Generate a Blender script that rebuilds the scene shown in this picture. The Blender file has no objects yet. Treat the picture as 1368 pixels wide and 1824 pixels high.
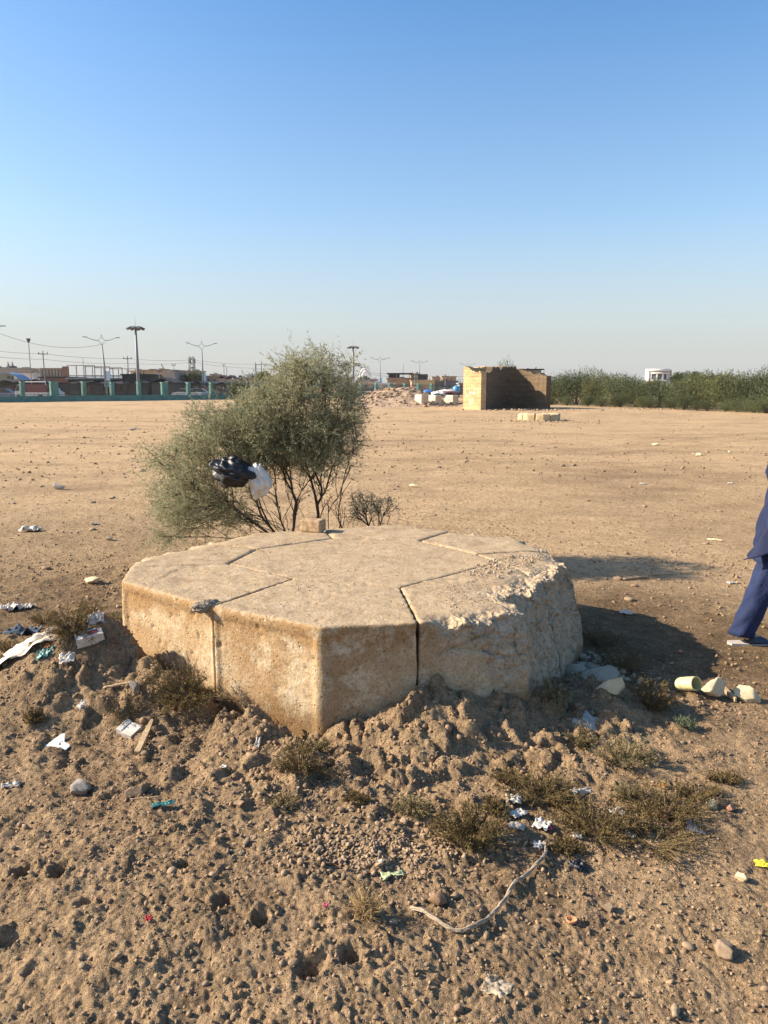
import bpy, bmesh, math, random
import numpy as np
from mathutils import Vector, Matrix, Quaternion
R = random.Random(7)
G = np.random.default_rng(11)
S = bpy.context.scene
COL = S.collection

# ------------------------------------------------------------------ camera, sky, sun, exposure
CH, F, HY = 1.62, 1330.0, 690.0
PITCH = math.atan((912 - HY) / F)
cd = bpy.data.cameras.new('camera'); cam = bpy.data.objects.new('camera', cd); COL.objects.link(cam)
cam.location = (0, 0, CH); cam.rotation_euler = (math.pi/2 - PITCH, 0, 0)
cd.sensor_fit = 'VERTICAL'; cd.sensor_height = 24; cd.lens = 24 * F / 1824
cd.clip_start = 0.05; cd.clip_end = 6000
S.camera = cam
SUN_EL, SUN_OFF = math.radians(29.5), math.radians(3)
sdir = Vector((-math.cos(SUN_EL)*math.cos(SUN_OFF), math.cos(SUN_EL)*math.sin(SUN_OFF), math.sin(SUN_EL)))
w = bpy.data.worlds.new('World'); S.world = w; w.use_nodes = True
nt = w.node_tree; bg = nt.nodes['Background']
sk = nt.nodes.new('ShaderNodeTexSky'); sk.sky_type = 'NISHITA'; sk.sun_disc = False
sk.sun_elevation = SUN_EL; sk.sun_rotation = math.atan2(sdir.x, sdir.y)
sk.air_density = 1.0; sk.dust_density = 1.0; sk.ozone_density = 1.6; sk.altitude = 0
hs = nt.nodes.new('ShaderNodeHueSaturation'); hs.inputs['Saturation'].default_value = 1.28
nt.links.new(sk.outputs[0], hs.inputs['Color']); tcw = nt.nodes.new('ShaderNodeTexCoord'); sxw = nt.nodes.new('ShaderNodeSeparateXYZ'); nt.links.new(tcw.outputs['Generated'], sxw.inputs[0])
rw = nt.nodes.new('ShaderNodeValToRGB'); nt.links.new(sxw.outputs['Z'], rw.inputs[0]); ew = rw.color_ramp.elements
for _ in range(2): ew.new(.5)
for q, (p_, c_) in zip(ew, ((0.0, .93), (.06, .80), (.20, .24), (.42, 0.0))): q.position = p_; q.color = (c_, c_, c_, 1)
mw = nt.nodes.new('ShaderNodeMix'); mw.data_type = 'RGBA'; nt.links.new(rw.outputs[0], mw.inputs[0]); nt.links.new(hs.outputs[0], mw.inputs[6]); mw.inputs[7].default_value = (2.62, 2.66, 2.70, 1)   # dusty air low over the horizon, all round
nt.links.new(mw.outputs[2], bg.inputs[0]); bg.inputs[1].default_value = 0.110
sl = bpy.data.lights.new('sun', 'SUN'); so = bpy.data.objects.new('sun', sl); COL.objects.link(so)
sl.energy = 4.9; sl.angle = math.radians(0.53); sl.color = (1.0, 0.87, 0.69)
so.rotation_euler = sdir.to_track_quat('Z', 'Y').to_euler(); so.location = (-20, 2, 20)
S.view_settings.view_transform = 'Standard'; S.view_settings.look = 'None'
S.view_settings.exposure = 1.06; S.view_settings.gamma = 1; S.view_settings.use_curve_mapping = False

# ------------------------------------------------------------------ numpy noise
def _h(ix, iy, s):
    n = (ix.astype(np.int64)*374761393 + iy.astype(np.int64)*668265263 + s*974634777) & 0xffffffff
    n = ((n ^ (n >> 13)) * 1274126177) & 0xffffffff
    n = ((n ^ (n >> 15)) * 2246822519) & 0xffffffff
    return ((n ^ (n >> 16)) & 0xffffff) / float(0x1000000)
def perlin(x, y, s=0):
    x = np.asarray(x, float); y = np.asarray(y, float)
    ix = np.floor(x); iy = np.floor(y); fx = x-ix; fy = y-iy
    ux = fx*fx*fx*(fx*(fx*6-15)+10); uy = fy*fy*fy*(fy*(fy*6-15)+10)
    def g(dx, dy):
        a = _h(ix+dx, iy+dy, s)*6.2831853
        return np.cos(a)*(fx-dx) + np.sin(a)*(fy-dy)
    a = g(0,0); b = g(1,0); c = g(0,1); d = g(1,1)
    return 1.45*((a+(b-a)*ux) + ((c+(d-c)*ux) - (a+(b-a)*ux))*uy)
def fbm(x, y, o=4, s=0, gain=.5):
    r = 0; a = 1; t = 0
    for i in range(o):
        r = r + a*perlin(x*2**i+17.3*i, y*2**i-9.1*i, s+i); t += a; a *= gain
    return r/t
def worley(x, y, s=0):
    ix = np.floor(x); iy = np.floor(y); best = np.full(np.shape(x), 9.0); idv = np.zeros(np.shape(x))
    for dx in (-1,0,1):
        for dy in (-1,0,1):
            cx = ix+dx; cy = iy+dy
            d = np.hypot(cx+_h(cx,cy,s)-x, cy+_h(cx,cy,s+5)-y)
            r = _h(cx,cy,s+9)
            m = d < best; best = np.where(m, d, best); idv = np.where(m, r, idv)
    return best, idv
def noise3(p, sc, s=0):
    x, y, z = p[:,0]*sc, p[:,1]*sc, p[:,2]*sc
    return (perlin(x+z*.71, y-z*.63, s) + perlin(y+x*.57+31, z+x*.43, s+3) + perlin(z-y*.5+7, x+y*.37, s+6))/2.0
def sstep(a, b, v):
    t = np.clip((v-a)/(b-a), 0, 1); return t*t*(3-2*t)

# ------------------------------------------------------------------ pixel rays (photograph pixels) -> places
cp, sp = math.cos(PITCH), math.sin(PITCH)
def ray(px, py):
    dx = (px-684)/F; dv = (912-py)/F
    return dx, cp + dv*sp, -sp + dv*cp
def at_z(px, py, z):
    dx, dy, dz = ray(px, py); t = (z-CH)/dz
    return Vector((dx*t, dy*t, z))
def at_y(px, py, Y):
    dx, dy, dz = ray(px, py); t = Y/dy
    return Vector((dx*t, Y, CH+dz*t))

# ------------------------------------------------------------------ platform plan
PT = 0.57
VP = [(212,1035),(568,1118),(962,1096),(1048,1003),(940,957),(700,929),(430,943),(246,988)]
V = [at_z(x, y, PT).xy for x, y in VP]
CEN = sum(V, Vector((0,0)))/8
MID = [(V[k]+V[(k+1)%8])/2 for k in range(8)]
MID[0] = at_z(378,1080,PT).xy; MID[1] = at_z(746,1110,PT).xy
INN = [MID[k].lerp(CEN, .42) for k in range(8)]
INN[0] = at_z(525,1030,PT).xy; INN[1] = at_z(712,1045,PT).xy; INN[2] = at_z(890,1000,PT).xy
def sd_platform(x, y):
    """signed distance to the platform outline (negative inside)"""
    d = np.full(np.shape(x), -1e9)
    for k in range(8):
        a = V[k]; b = V[(k+1)%8]; e = (b-a).normalized(); n = Vector((e.y, -e.x))
        if n.dot(CEN-a) > 0: n = -n
        d = np.maximum(d, (x-a.x)*n.x + (y-a.y)*n.y)
    return d

# ------------------------------------------------------------------ ground relief
BUMPS = []   # x, y, height, sx, sy
def bump(px, py, zguess, h, sx, sy=None):
    p = at_z(px, py, zguess); BUMPS.append((p.x, p.y, h, sx, sy or sx))
bump(150,1180,.2,.26,.42,.34); bump(196,1182,.2,.13,.13,.11); bump(300,1215,.2,.16,.24,.20); bump(60,1230,.1,.12,.4)
bump(760,1270,.15,.20,.26,.20); bump(900,1250,.12,.15,.26,.20); bump(1060,1240,.1,.09,.22)
bump(450,1290,.12,.10,.16); bump(600,1640,.05,.05,.5); bump(150,1600,.05,.06,.5)
PITS = []
for (px, py, d, r) in ((45,1575,.035,.030),(105,1582,.038,.028),(330,1568,.030,.022),(402,1638,.040,.028),(465,1668,.034,.024),
                       (552,1742,.042,.032),(625,1722,.045,.028),(15,1690,.030,.035),(152,1640,.022,.024),(660,1385,.04,.08),(60,1740,.02,.022)):
    p = at_z(px, py, .04); PITS.append((p.x, p.y, d, r))
def macro(x, y):
    z = 0.0*x
    for bx, by, h, sx, sy in BUMPS:
        z = z + h*np.exp(-((x-bx)/sx)**2 - ((y-by)/sy)**2)
    d = sd_platform(x, y)
    # dug slot along the sunlit front-left face and at the near corner
    fl = np.clip((-.2-x)/.3, 0, 1)*np.clip((3.95-y)/.3, 0, 1)
    z = z - .10*np.exp(-(np.maximum(d,0)/.08)**2)*fl
    z = z + .05*np.exp(-((y-2.6)/.9)**2)*np.exp(-(x/2.6)**2)
    far = sstep(8, 40, np.hypot(x, y))
    z = z + .02*perlin(x*.6, y*.6, 3)*(1-far) + .05*perlin(x*.12, y*.12, 4)*sstep(5, 30, np.hypot(x,y))
    return z
def rough_mask(x, y):
    d = sd_platform(x, y)
    near = 1-sstep(3.9, 4.9, y+.35*perlin(x*1.1, y*1.1, 21))
    left = (1-sstep(5.2, 7.6, y+.5*perlin(x*.8,y*.8,22)))*sstep(-.6, -1.6, x)
    ring = np.exp(-(np.maximum(d,0)/.55)**2)
    return np.clip(np.maximum(np.maximum(near, .8*left), ring*.9), 0, 1)
def relief(x, y):
    r = np.hypot(x, y); rm = rough_mask(x, y); d = sd_platform(x, y)
    clodz = np.exp(-(np.maximum(d-.05,0)/.55)**2)*sstep(4.3,3.6,y)      # crumbly spoil piled at the foot of the blocks
    sm = sstep(-.2, .7, x-.15*(y-2)+.5*perlin(x*.9,y*.9,31))*(1-clodz)
    amp = (.22+.78*rm)*(1-.55*sm)
    z = (.030*fbm(x*2.2, y*2.2, 3, 40) + .022*np.abs(fbm(x*6, y*6, 3, 50))*(.4+1.6*clodz))*amp
    w1, i1 = worley(x*11+.5*perlin(x*9,y*9,8), y*11+.5*perlin(x*9+5,y*9,9), 60)
    z = z + (.0165*np.clip(1-((w1+.13*perlin(x*52,y*52,61))/(.30+.35*i1))**2,0,1)*i1**1.3)*amp*(1+2.6*clodz)
    w0, i0 = worley(x*5.5+.6*perlin(x*5,y*5,18), y*5.5+.6*perlin(x*5+9,y*5,19), 65)
    z = z + .026*np.clip(1-((w0+.16*perlin(x*24,y*24,62))/(.28+.34*i0))**2,0,1)*i0**1.5*amp*(.5+1.8*clodz)
    w2, i2 = worley(x*34+.4*perlin(x*30,y*30,8), y*34, 70)
    z = z + (.0088*np.clip(1-(w2/(.30+.35*i2))**2,0,1)*i2**1.2)*(.30+.80*amp)
    z = z + .0045*perlin(x*75, y*75, 80)*(.4+.7*amp) + .006*np.abs(perlin(x*22, y*22, 82))*amp
    for bx, by, dd, rr in PITS:
        q = np.hypot((x-bx), (y-by)*1.1)/rr*(1+.4*perlin(x*22,y*22,5)+.15*perlin(x*60,y*60,6))
        z = z - dd*np.exp(-q**3) + dd*.25*np.exp(-((q-1.45)/.35)**2)
    return z*(1-sstep(12, 40, r)*.6)
def gz(x, y):
    x = np.asarray(x, float); y = np.asarray(y, float)
    return macro(x, y) + relief(x, y)
def g1(x, y): return float(gz(np.array([x]), np.array([y]))[0])
def gpt(px, py):
    """place on the ground seen at a photograph pixel"""
    dx, dy, dz = ray(px, py)
    ts = np.linspace(.8, 9, 2600) if py > 960 else np.geomspace(4, 400, 9000)
    X = dx*ts; Y = dy*ts; Z = CH+dz*ts
    below = Z < macro(X, Y)
    i = int(np.argmax(below)) if below.any() else len(ts)-1
    return Vector((X[i], Y[i], g1(X[i], Y[i])))

# ------------------------------------------------------------------ materials
def _mix(n, l, a, b, fac, blend='MIX'):
    m = n.new('ShaderNodeMix'); m.data_type = 'RGBA'; m.blend_type = blend
    for s, v in ((m.inputs[6], a), (m.inputs[7], b), (m.inputs[0], fac)):
        if hasattr(v, 'is_linked') or hasattr(v, 'links'): l.new(v, s)
        elif isinstance(v, (int, float)): s.default_value = v
        else: s.default_value = (*v, 1) if len(v) == 3 else v
    return m.outputs[2]
def _ramp(n, l, src, stops):
    r = n.new('ShaderNodeValToRGB'); l.new(src, r.inputs[0]); e = r.color_ramp.elements
    while len(e) < len(stops): e.new(.5)
    for q, (p, c) in zip(e, stops): q.position = p; q.color = (*c, 1) if hasattr(c, '__len__') else (c, c, c, 1)
    return r.outputs[0]
def _noise(n, l, co, sc, det=4, rough=.55, kind='N'):
    t = n.new('ShaderNodeTexNoise'); t.inputs['Scale'].default_value = sc; t.inputs['Detail'].default_value = det
    t.inputs['Roughness'].default_value = rough; l.new(co, t.inputs['Vector']); return t.outputs[0]
def new_mat(name):
    m = bpy.data.materials.new(name); m.use_nodes = True
    n = m.node_tree.nodes; l = m.node_tree.links; b = n['Principled BSDF']
    tc = n.new('ShaderNodeTexCoord')
    return m, n, l, b, tc.outputs['Object']
def mat(name, col, rough=.85, var=.25, scale=6, bump=.25, bscale=40, metal=0, rnd=False, dust=None, dist=.01):
    m, n, l, b, co = new_mat(name)
    lo = tuple(c*(1-var) for c in col); hi = tuple(min(1, c*(1+var)) for c in col)
    c = _ramp(n, l, _noise(n, l, co, scale, 5, .62), ((.28, lo), (.72, hi)))
    if dust: c = _mix(n, l, c, dust, _ramp(n, l, _noise(n, l, co, scale*2.3, 4), ((.45, 0), (.75, .8))))
    if rnd:
        oi = n.new('ShaderNodeObjectInfo'); gi = n.new('ShaderNodeNewGeometry')
        ad = n.new('ShaderNodeMath'); ad.operation = 'ADD'
        l.new(oi.outputs['Random'], ad.inputs[0]); l.new(gi.outputs['Random Per Island'], ad.inputs[1])
        fr = n.new('ShaderNodeMath'); fr.operation = 'FRACT'; l.new(ad.outputs[0], fr.inputs[0])
        c = _mix(n, l, c, _ramp(n, l, fr.outputs[0], ((0, (.60,.57,.54)), (.35, (1,.97,.92)), (.7, (.85,.75,.66)), (1, (1.18,1.14,1.08)))), 1.0, 'MULTIPLY')
    l.new(c, b.inputs['Base Color']); b.inputs['Roughness'].default_value = rough; b.inputs['Metallic'].default_value = metal
    if bump:
        bp = n.new('ShaderNodeBump'); bp.inputs['Strength'].default_value = bump; bp.inputs['Distance'].default_value = dist
        l.new(_noise(n, l, co, bscale, 6, .65), bp.inputs['Height']); l.new(bp.outputs[0], b.inputs['Normal'])
    return m
def leaf_mat(name, a, b_, trans=.35, sc=5, dry=None):
    m, n, l, b, co = new_mat(name); n.remove(b)
    gi = n.new('ShaderNodeNewGeometry')
    c1 = _ramp(n, l, gi.outputs['Random Per Island'], ((0, a), (1, b_)) if dry is None else ((0, a), (.78, b_), (.84, dry), (1, tuple(q*.6 for q in dry))))
    c = _mix(n, l, c1, _ramp(n, l, _noise(n, l, co, sc, 3), ((.3, (.75,.75,.72)), (.7, (1.2,1.2,1.15)))), 1.0, 'MULTIPLY')
    d = n.new('ShaderNodeBsdfDiffuse'); t = n.new('ShaderNodeBsdfTranslucent'); mx = n.new('ShaderNodeMixShader')
    l.new(c, d.inputs[0]); l.new(c, t.inputs[0]); mx.inputs[0].default_value = trans
    l.new(d.outputs[0], mx.inputs[1]); l.new(t.outputs[0], mx.inputs[2]); l.new(mx.outputs[0], n['Material Output'].inputs[0])
    return m
M = {}
def soil():
    m, n, l, b, co = new_mat('soil')
    at = n.new('ShaderNodeAttribute'); at.attribute_name = 'soil'
    tr = n.new('ShaderNodeAttribute'); tr.attribute_name = 'track'
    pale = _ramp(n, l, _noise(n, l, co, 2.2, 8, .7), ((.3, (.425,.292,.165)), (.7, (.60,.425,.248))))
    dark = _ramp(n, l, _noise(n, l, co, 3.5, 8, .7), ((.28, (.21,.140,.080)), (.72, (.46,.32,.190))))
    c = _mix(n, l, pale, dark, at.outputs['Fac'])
    dm = n.new('ShaderNodeAttribute'); dm.attribute_name = 'shade_soil'
    c = _mix(n, l, c, (.46,.44,.40), dm.outputs['Fac'], 'MULTIPLY')  # multiplies in the painted ground shade and the darker soil patches
    c = _mix(n, l, c, _ramp(n, l, tr.outputs['Fac'], ((0, (.72,.70,.68)), (.5, (1,1,1)), (1, (1.12,1.11,1.08)))), 1.0, 'MULTIPLY')
    c = _mix(n, l, c, _ramp(n, l, _noise(n, l, co, 55, 4, .75), ((.32, (.56,.53,.5)), (.52, (1,1,1)), (.72, (1.25,1.22,1.18)))), 1.0, 'MULTIPLY')
    c = _mix(n, l, c, _ramp(n, l, _noise(n, l, co, 13, 7, .8), ((.36, (.58,.56,.54)), (.5, (1,1,1)), (.70, (1.16,1.14,1.10)))), .9, 'MULTIPLY')
    l.new(c, b.inputs['Base Color']); b.inputs['Roughness'].default_value = .95; b.inputs['Specular IOR Level'].default_value = .15
    vo = n.new('ShaderNodeTexVoronoi'); vo.inputs['Scale'].default_value = 48; l.new(co, vo.inputs['Vector'])
    v2 = n.new('ShaderNodeTexVoronoi'); v2.inputs['Scale'].default_value = 120; l.new(co, v2.inputs['Vector'])
    vm = n.new('ShaderNodeMath'); vm.operation = 'MULTIPLY_ADD'; l.new(v2.outputs['Distance'], vm.inputs[0]); vm.inputs[1].default_value = .5; l.new(vo.outputs['Distance'], vm.inputs[2])
    bv = n.new('ShaderNodeBump'); bv.inputs['Strength'].default_value = .7; bv.inputs['Distance'].default_value = .012; bv.invert = True; l.new(vm.outputs[0], bv.inputs['Height'])
    bp = n.new('ShaderNodeBump'); bp.inputs['Strength'].default_value = .9; bp.inputs['Distance'].default_value = .008
    l.new(_noise(n, l, co, 90, 6, .75), bp.inputs['Height']); l.new(bv.outputs[0], bp.inputs['Normal'])
    b2 = n.new('ShaderNodeBump'); b2.inputs['Strength'].default_value = .9; b2.inputs['Distance'].default_value = .06
    l.new(_noise(n, l, co, 9, 7, .75), b2.inputs['Height']); l.new(bp.outputs[0], b2.inputs['Normal']); l.new(b2.outputs[0], b.inputs['Normal'])
    return m
def block_mat():
    m, n, l, b, co = new_mat('weathered_concrete')
    ge = n.new('ShaderNodeNewGeometry'); sx = n.new('ShaderNodeSeparateXYZ'); l.new(ge.outputs['True Normal'], sx.inputs[0])
    sz = n.new('ShaderNodeSeparateXYZ'); l.new(co, sz.inputs[0])
    br = n.new('ShaderNodeAttribute'); br.attribute_name = 'broken'
    n1 = _noise(n, l, co, 3.2, 5, .6); n2 = _noise(n, l, co, 11, 6, .7); n3 = _noise(n, l, co, 70, 4, .7)
    side = _ramp(n, l, n1, ((.32, (.40,.25,.12)), (.52, (.52,.365,.205)), (.7, (.64,.50,.32))))
    # ochre wash below the arris
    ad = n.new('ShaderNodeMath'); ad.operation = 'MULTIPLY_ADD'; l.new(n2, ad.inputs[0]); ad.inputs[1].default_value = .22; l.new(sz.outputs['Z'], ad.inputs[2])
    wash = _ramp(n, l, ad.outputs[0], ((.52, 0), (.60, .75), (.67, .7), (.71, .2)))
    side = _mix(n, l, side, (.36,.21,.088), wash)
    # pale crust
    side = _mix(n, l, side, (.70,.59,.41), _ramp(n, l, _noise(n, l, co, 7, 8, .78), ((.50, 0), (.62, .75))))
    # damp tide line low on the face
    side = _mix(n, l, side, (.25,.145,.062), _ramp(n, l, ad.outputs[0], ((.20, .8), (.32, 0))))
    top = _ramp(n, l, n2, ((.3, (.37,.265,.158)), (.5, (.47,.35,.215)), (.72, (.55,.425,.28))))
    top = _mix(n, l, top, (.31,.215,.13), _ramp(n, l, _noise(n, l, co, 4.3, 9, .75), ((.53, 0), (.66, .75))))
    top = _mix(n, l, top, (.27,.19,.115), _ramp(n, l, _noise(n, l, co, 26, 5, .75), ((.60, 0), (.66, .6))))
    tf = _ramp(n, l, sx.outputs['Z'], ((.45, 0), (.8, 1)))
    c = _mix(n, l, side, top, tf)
    c = _mix(n, l, c, _ramp(n, l, _noise(n, l, co, 38, 3, .6), ((.30, (.55,.5,.45)), (.40, (1,1,1)))), .8, 'MULTIPLY')
    c = _mix(n, l, c, _ramp(n, l, _noise(n, l, co, 120, 3, .7), ((.32, (.70,.67,.64)), (.48, (1,1,1)), (.70, (1.14,1.13,1.10)))), 1.0, 'MULTIPLY')
    raw = _ramp(n, l, n2, ((.3, (.39,.285,.18)), (.7, (.55,.43,.29))))
    c = _mix(n, l, c, (.90,.90,.91), 1.0, 'MULTIPLY')
    c = _mix(n, l, c, raw, br.outputs['Fac'])
    c = _mix(n, l, c, _ramp(n, l, n3, ((.32, (.74,.71,.68)), (.5, (1,1,1)), (.72, (1.1,1.09,1.07)))), 1.0, 'MULTIPLY')
    vo = n.new('ShaderNodeTexVoronoi'); vo.inputs['Scale'].default_value = 30; l.new(co, vo.inputs['Vector'])
    pit = _ramp(n, l, vo.outputs['Distance'], ((.08, .25), (.2, 1)))
    gate = _ramp(n, l, _noise(n, l, co, 19, 2), ((.50, 1), (.56, 0)))
    pitg = _mix(n, l, pit, (1,1,1), gate)
    l.new(c, b.inputs['Base Color']); b.inputs['Roughness'].default_value = .93; b.inputs['Specular IOR Level'].default_value = .2
    hm = n.new('ShaderNodeMath'); hm.operation = 'MULTIPLY_ADD'; l.new(n3, hm.inputs[0]); hm.inputs[1].default_value = .35; l.new(pitg, hm.inputs[2])
    bp = n.new('ShaderNodeBump'); bp.inputs['Strength'].default_value = .9; bp.inputs['Distance'].default_value = .010
    l.new(hm.outputs[0], bp.inputs['Height'])
    b2 = n.new('ShaderNodeBump'); b2.inputs['Strength'].default_value = .6; b2.inputs['Distance'].default_value = .012
    l.new(n2, b2.inputs['Height']); l.new(bp.outputs[0], b2.inputs['Normal'])
    va = n.new('ShaderNodeTexVoronoi'); va.inputs['Scale'].default_value = 15; vb = n.new('ShaderNodeTexVoronoi'); vb.inputs['Scale'].default_value = 42
    wn = n.new('ShaderNodeVectorMath'); wn.operation = 'MULTIPLY_ADD'; tn = n.new('ShaderNodeTexNoise'); tn.inputs['Scale'].default_value = 9; l.new(co, tn.inputs['Vector'])
    l.new(tn.outputs['Color'], wn.inputs[0]); wn.inputs[1].default_value = (.09,.09,.09); l.new(co, wn.inputs[2]); l.new(wn.outputs[0], va.inputs['Vector']); l.new(wn.outputs[0], vb.inputs['Vector'])
    vs_ = n.new('ShaderNodeMath'); vs_.operation = 'MULTIPLY_ADD'; l.new(vb.outputs['Distance'], vs_.inputs[0]); vs_.inputs[1].default_value = .45; l.new(va.outputs['Distance'], vs_.inputs[2])
    b3 = n.new('ShaderNodeBump'); b3.invert = True; b3.inputs['Distance'].default_value = .035; l.new(br.outputs['Fac'], b3.inputs['Strength']); l.new(vs_.outputs[0], b3.inputs['Height']); l.new(b2.outputs[0], b3.inputs['Normal']); l.new(b3.outputs[0], b.inputs['Normal'])
    return m
def brick_mat(name, a, b_, mortar, sc, rowh):
    m, n, l, b, co = new_mat(name)
    # wall pieces are built along local X with Z up
    sx = n.new('ShaderNodeSeparateXYZ'); l.new(co, sx.inputs[0])
    ax = n.new('ShaderNodeMath'); ax.operation = 'ADD'; l.new(sx.outputs[0], ax.inputs[0]); l.new(sx.outputs[1], ax.inputs[1])
    cb = n.new('ShaderNodeCombineXYZ'); l.new(ax.outputs[0], cb.inputs[0]); l.new(sx.outputs[2], cb.inputs[1])
    bt = n.new('ShaderNodeTexBrick'); l.new(cb.outputs[0], bt.inputs['Vector']); bt.inputs['Scale'].default_value = sc
    bt.inputs['Color1'].default_value = (*a,1); bt.inputs['Color2'].default_value = (*b_,1); bt.inputs['Mortar'].default_value = (*mortar,1)
    bt.inputs['Row Height'].default_value = rowh; bt.inputs['Brick Width'].default_value = .40; bt.inputs['Mortar Size'].default_value = .015
    c = _mix(n, l, bt.outputs[0], _ramp(n, l, _noise(n, l, co, 2.5, 6, .7), ((.3, (.68,.66,.62)), (.7, (1.15,1.12,1.08)))), 1.0, 'MULTIPLY')
    mp = n.new('ShaderNodeMapping'); mp.inputs['Scale'].default_value = (.55,.55,5.5); l.new(co, mp.inputs['Vector'])
    c = _mix(n, l, c, _ramp(n, l, _noise(n, l, mp.outputs[0], 1.0, 6, .7), ((.30, (.45,.41,.37)), (.46, (1,1,1)), (.75, (1.12,1.1,1.05)))), .9, 'MULTIPLY')
    l.new(c, b.inputs['Base Color']); b.inputs['Roughness'].default_value = .95
    bp = n.new('ShaderNodeBump'); bp.inputs['Strength'].default_value = .9; bp.inputs['Distance'].default_value = .03; bp.invert = True
    l.new(bt.outputs['Fac'], bp.inputs['Height']); l.new(bp.outputs[0], b.inputs['Normal'])
    return m
def mm(k, *a, **kw):
    if k not in M: M[k] = mat(k, *a, **kw)
    return M[k]
M['soil'] = soil(); M['block'] = block_mat()
mm('stone', (.31,.228,.15), rough=.85, var=.3, scale=9, rnd=True, bscale=60)
mm('clod', (.31,.213,.128), rough=.95, var=.3, scale=14, rnd=True, bscale=80, bump=.5)
mm('pale_stone', (.62,.51,.32), rough=.9, var=.25, scale=9, bscale=50, bump=.5)
mm('grey_stone', (.30,.26,.22), rough=.9, var=.35, scale=10, bscale=50, bump=.5)
mm('chalk', (.40,.32,.22), rough=.9, var=.25, scale=9, bscale=50, bump=.5)
mm('bark', (.060,.042,.030), rough=.9, var=.3, scale=20, bscale=90, bump=.6)
M['leaf'] = leaf_mat('tamarisk_leaf', (.19,.20,.12), (.46,.465,.315), .42, 3.5, (.36,.27,.15))
M['leaf_grey'] = leaf_mat('grey_shrub_leaf', (.17,.165,.115), (.33,.315,.22), .35)
M['scrub'] = leaf_mat('dry_scrub_leaf', (.105,.075,.035), (.25,.185,.09), .25, 9)
M['scrub_pale'] = leaf_mat('pale_scrub_leaf', (.17,.14,.075), (.33,.27,.15), .25, 9)
M['leaf_sage'] = leaf_mat('sage_leaf', (.15,.18,.11), (.27,.30,.19), .3, 9)
M['straw'] = leaf_mat('straw', (.40,.27,.12), (.62,.45,.24), .2, 9)
M['thicket'] = leaf_mat('thicket_leaf', (.078,.092,.046), (.190,.208,.112), .3, .6)
M['thicket_dark'] = leaf_mat('dark_thicket_leaf', (.055,.066,.034), (.130,.145,.075), .25, .6)
mm('white_paper', (.60,.56,.49), rough=.8, var=.15, bump=.2, dust=(.36,.28,.20))
mm('white_tile', (.82,.79,.70), rough=.35, var=.04, bump=0)
mm('white_plastic', (.54,.51,.46), rough=.35, var=.12, bump=.1)
mm('tan_plastic', (.62,.53,.42), rough=.4, var=.15, scale=10)
mm('grey_plastic', (.36,.33,.28), rough=.4, var=.2)
mm('silver', (.55,.56,.58), rough=.3, var=.1, metal=.6, bump=0)
mm('black_plastic', (.010,.010,.013), rough=.48, var=.3, bump=.15, bscale=30)
mm('blue_cloth', (.05,.075,.11), rough=.9, var=.4, scale=20)
mm('teal_plastic', (.04,.17,.16), rough=.5, var=.3)
mm('red_plastic', (.38,.02,.025), rough=.5, var=.25)
mm('pink_plastic', (.5,.09,.13), rough=.5, var=.2)
mm('dark_red', (.16,.025,.025), rough=.5, var=.3)
mm('orange_plastic', (.55,.18,.04), rough=.6, var=.2)
mm('yellow_plastic', (.80,.62,.05), rough=.5, var=.1)
mm('lime_plastic', (.62,.54,.26), rough=.5, var=.15)
mm('pale_green', (.47,.50,.27), rough=.6, var=.1)
mm('wood', (.42,.30,.17), rough=.85, var=.3, scale=25, bscale=70, bump=.5)
mm('grey_wood', (.30,.22,.14), rough=.9, var=.3, scale=30)
mm('rope', (.40,.31,.21), rough=.95, var=.25, scale=40, bscale=200, bump=.7, dist=.003)
mm('clay', (.50,.24,.11), rough=.8, var=.15)

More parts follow.
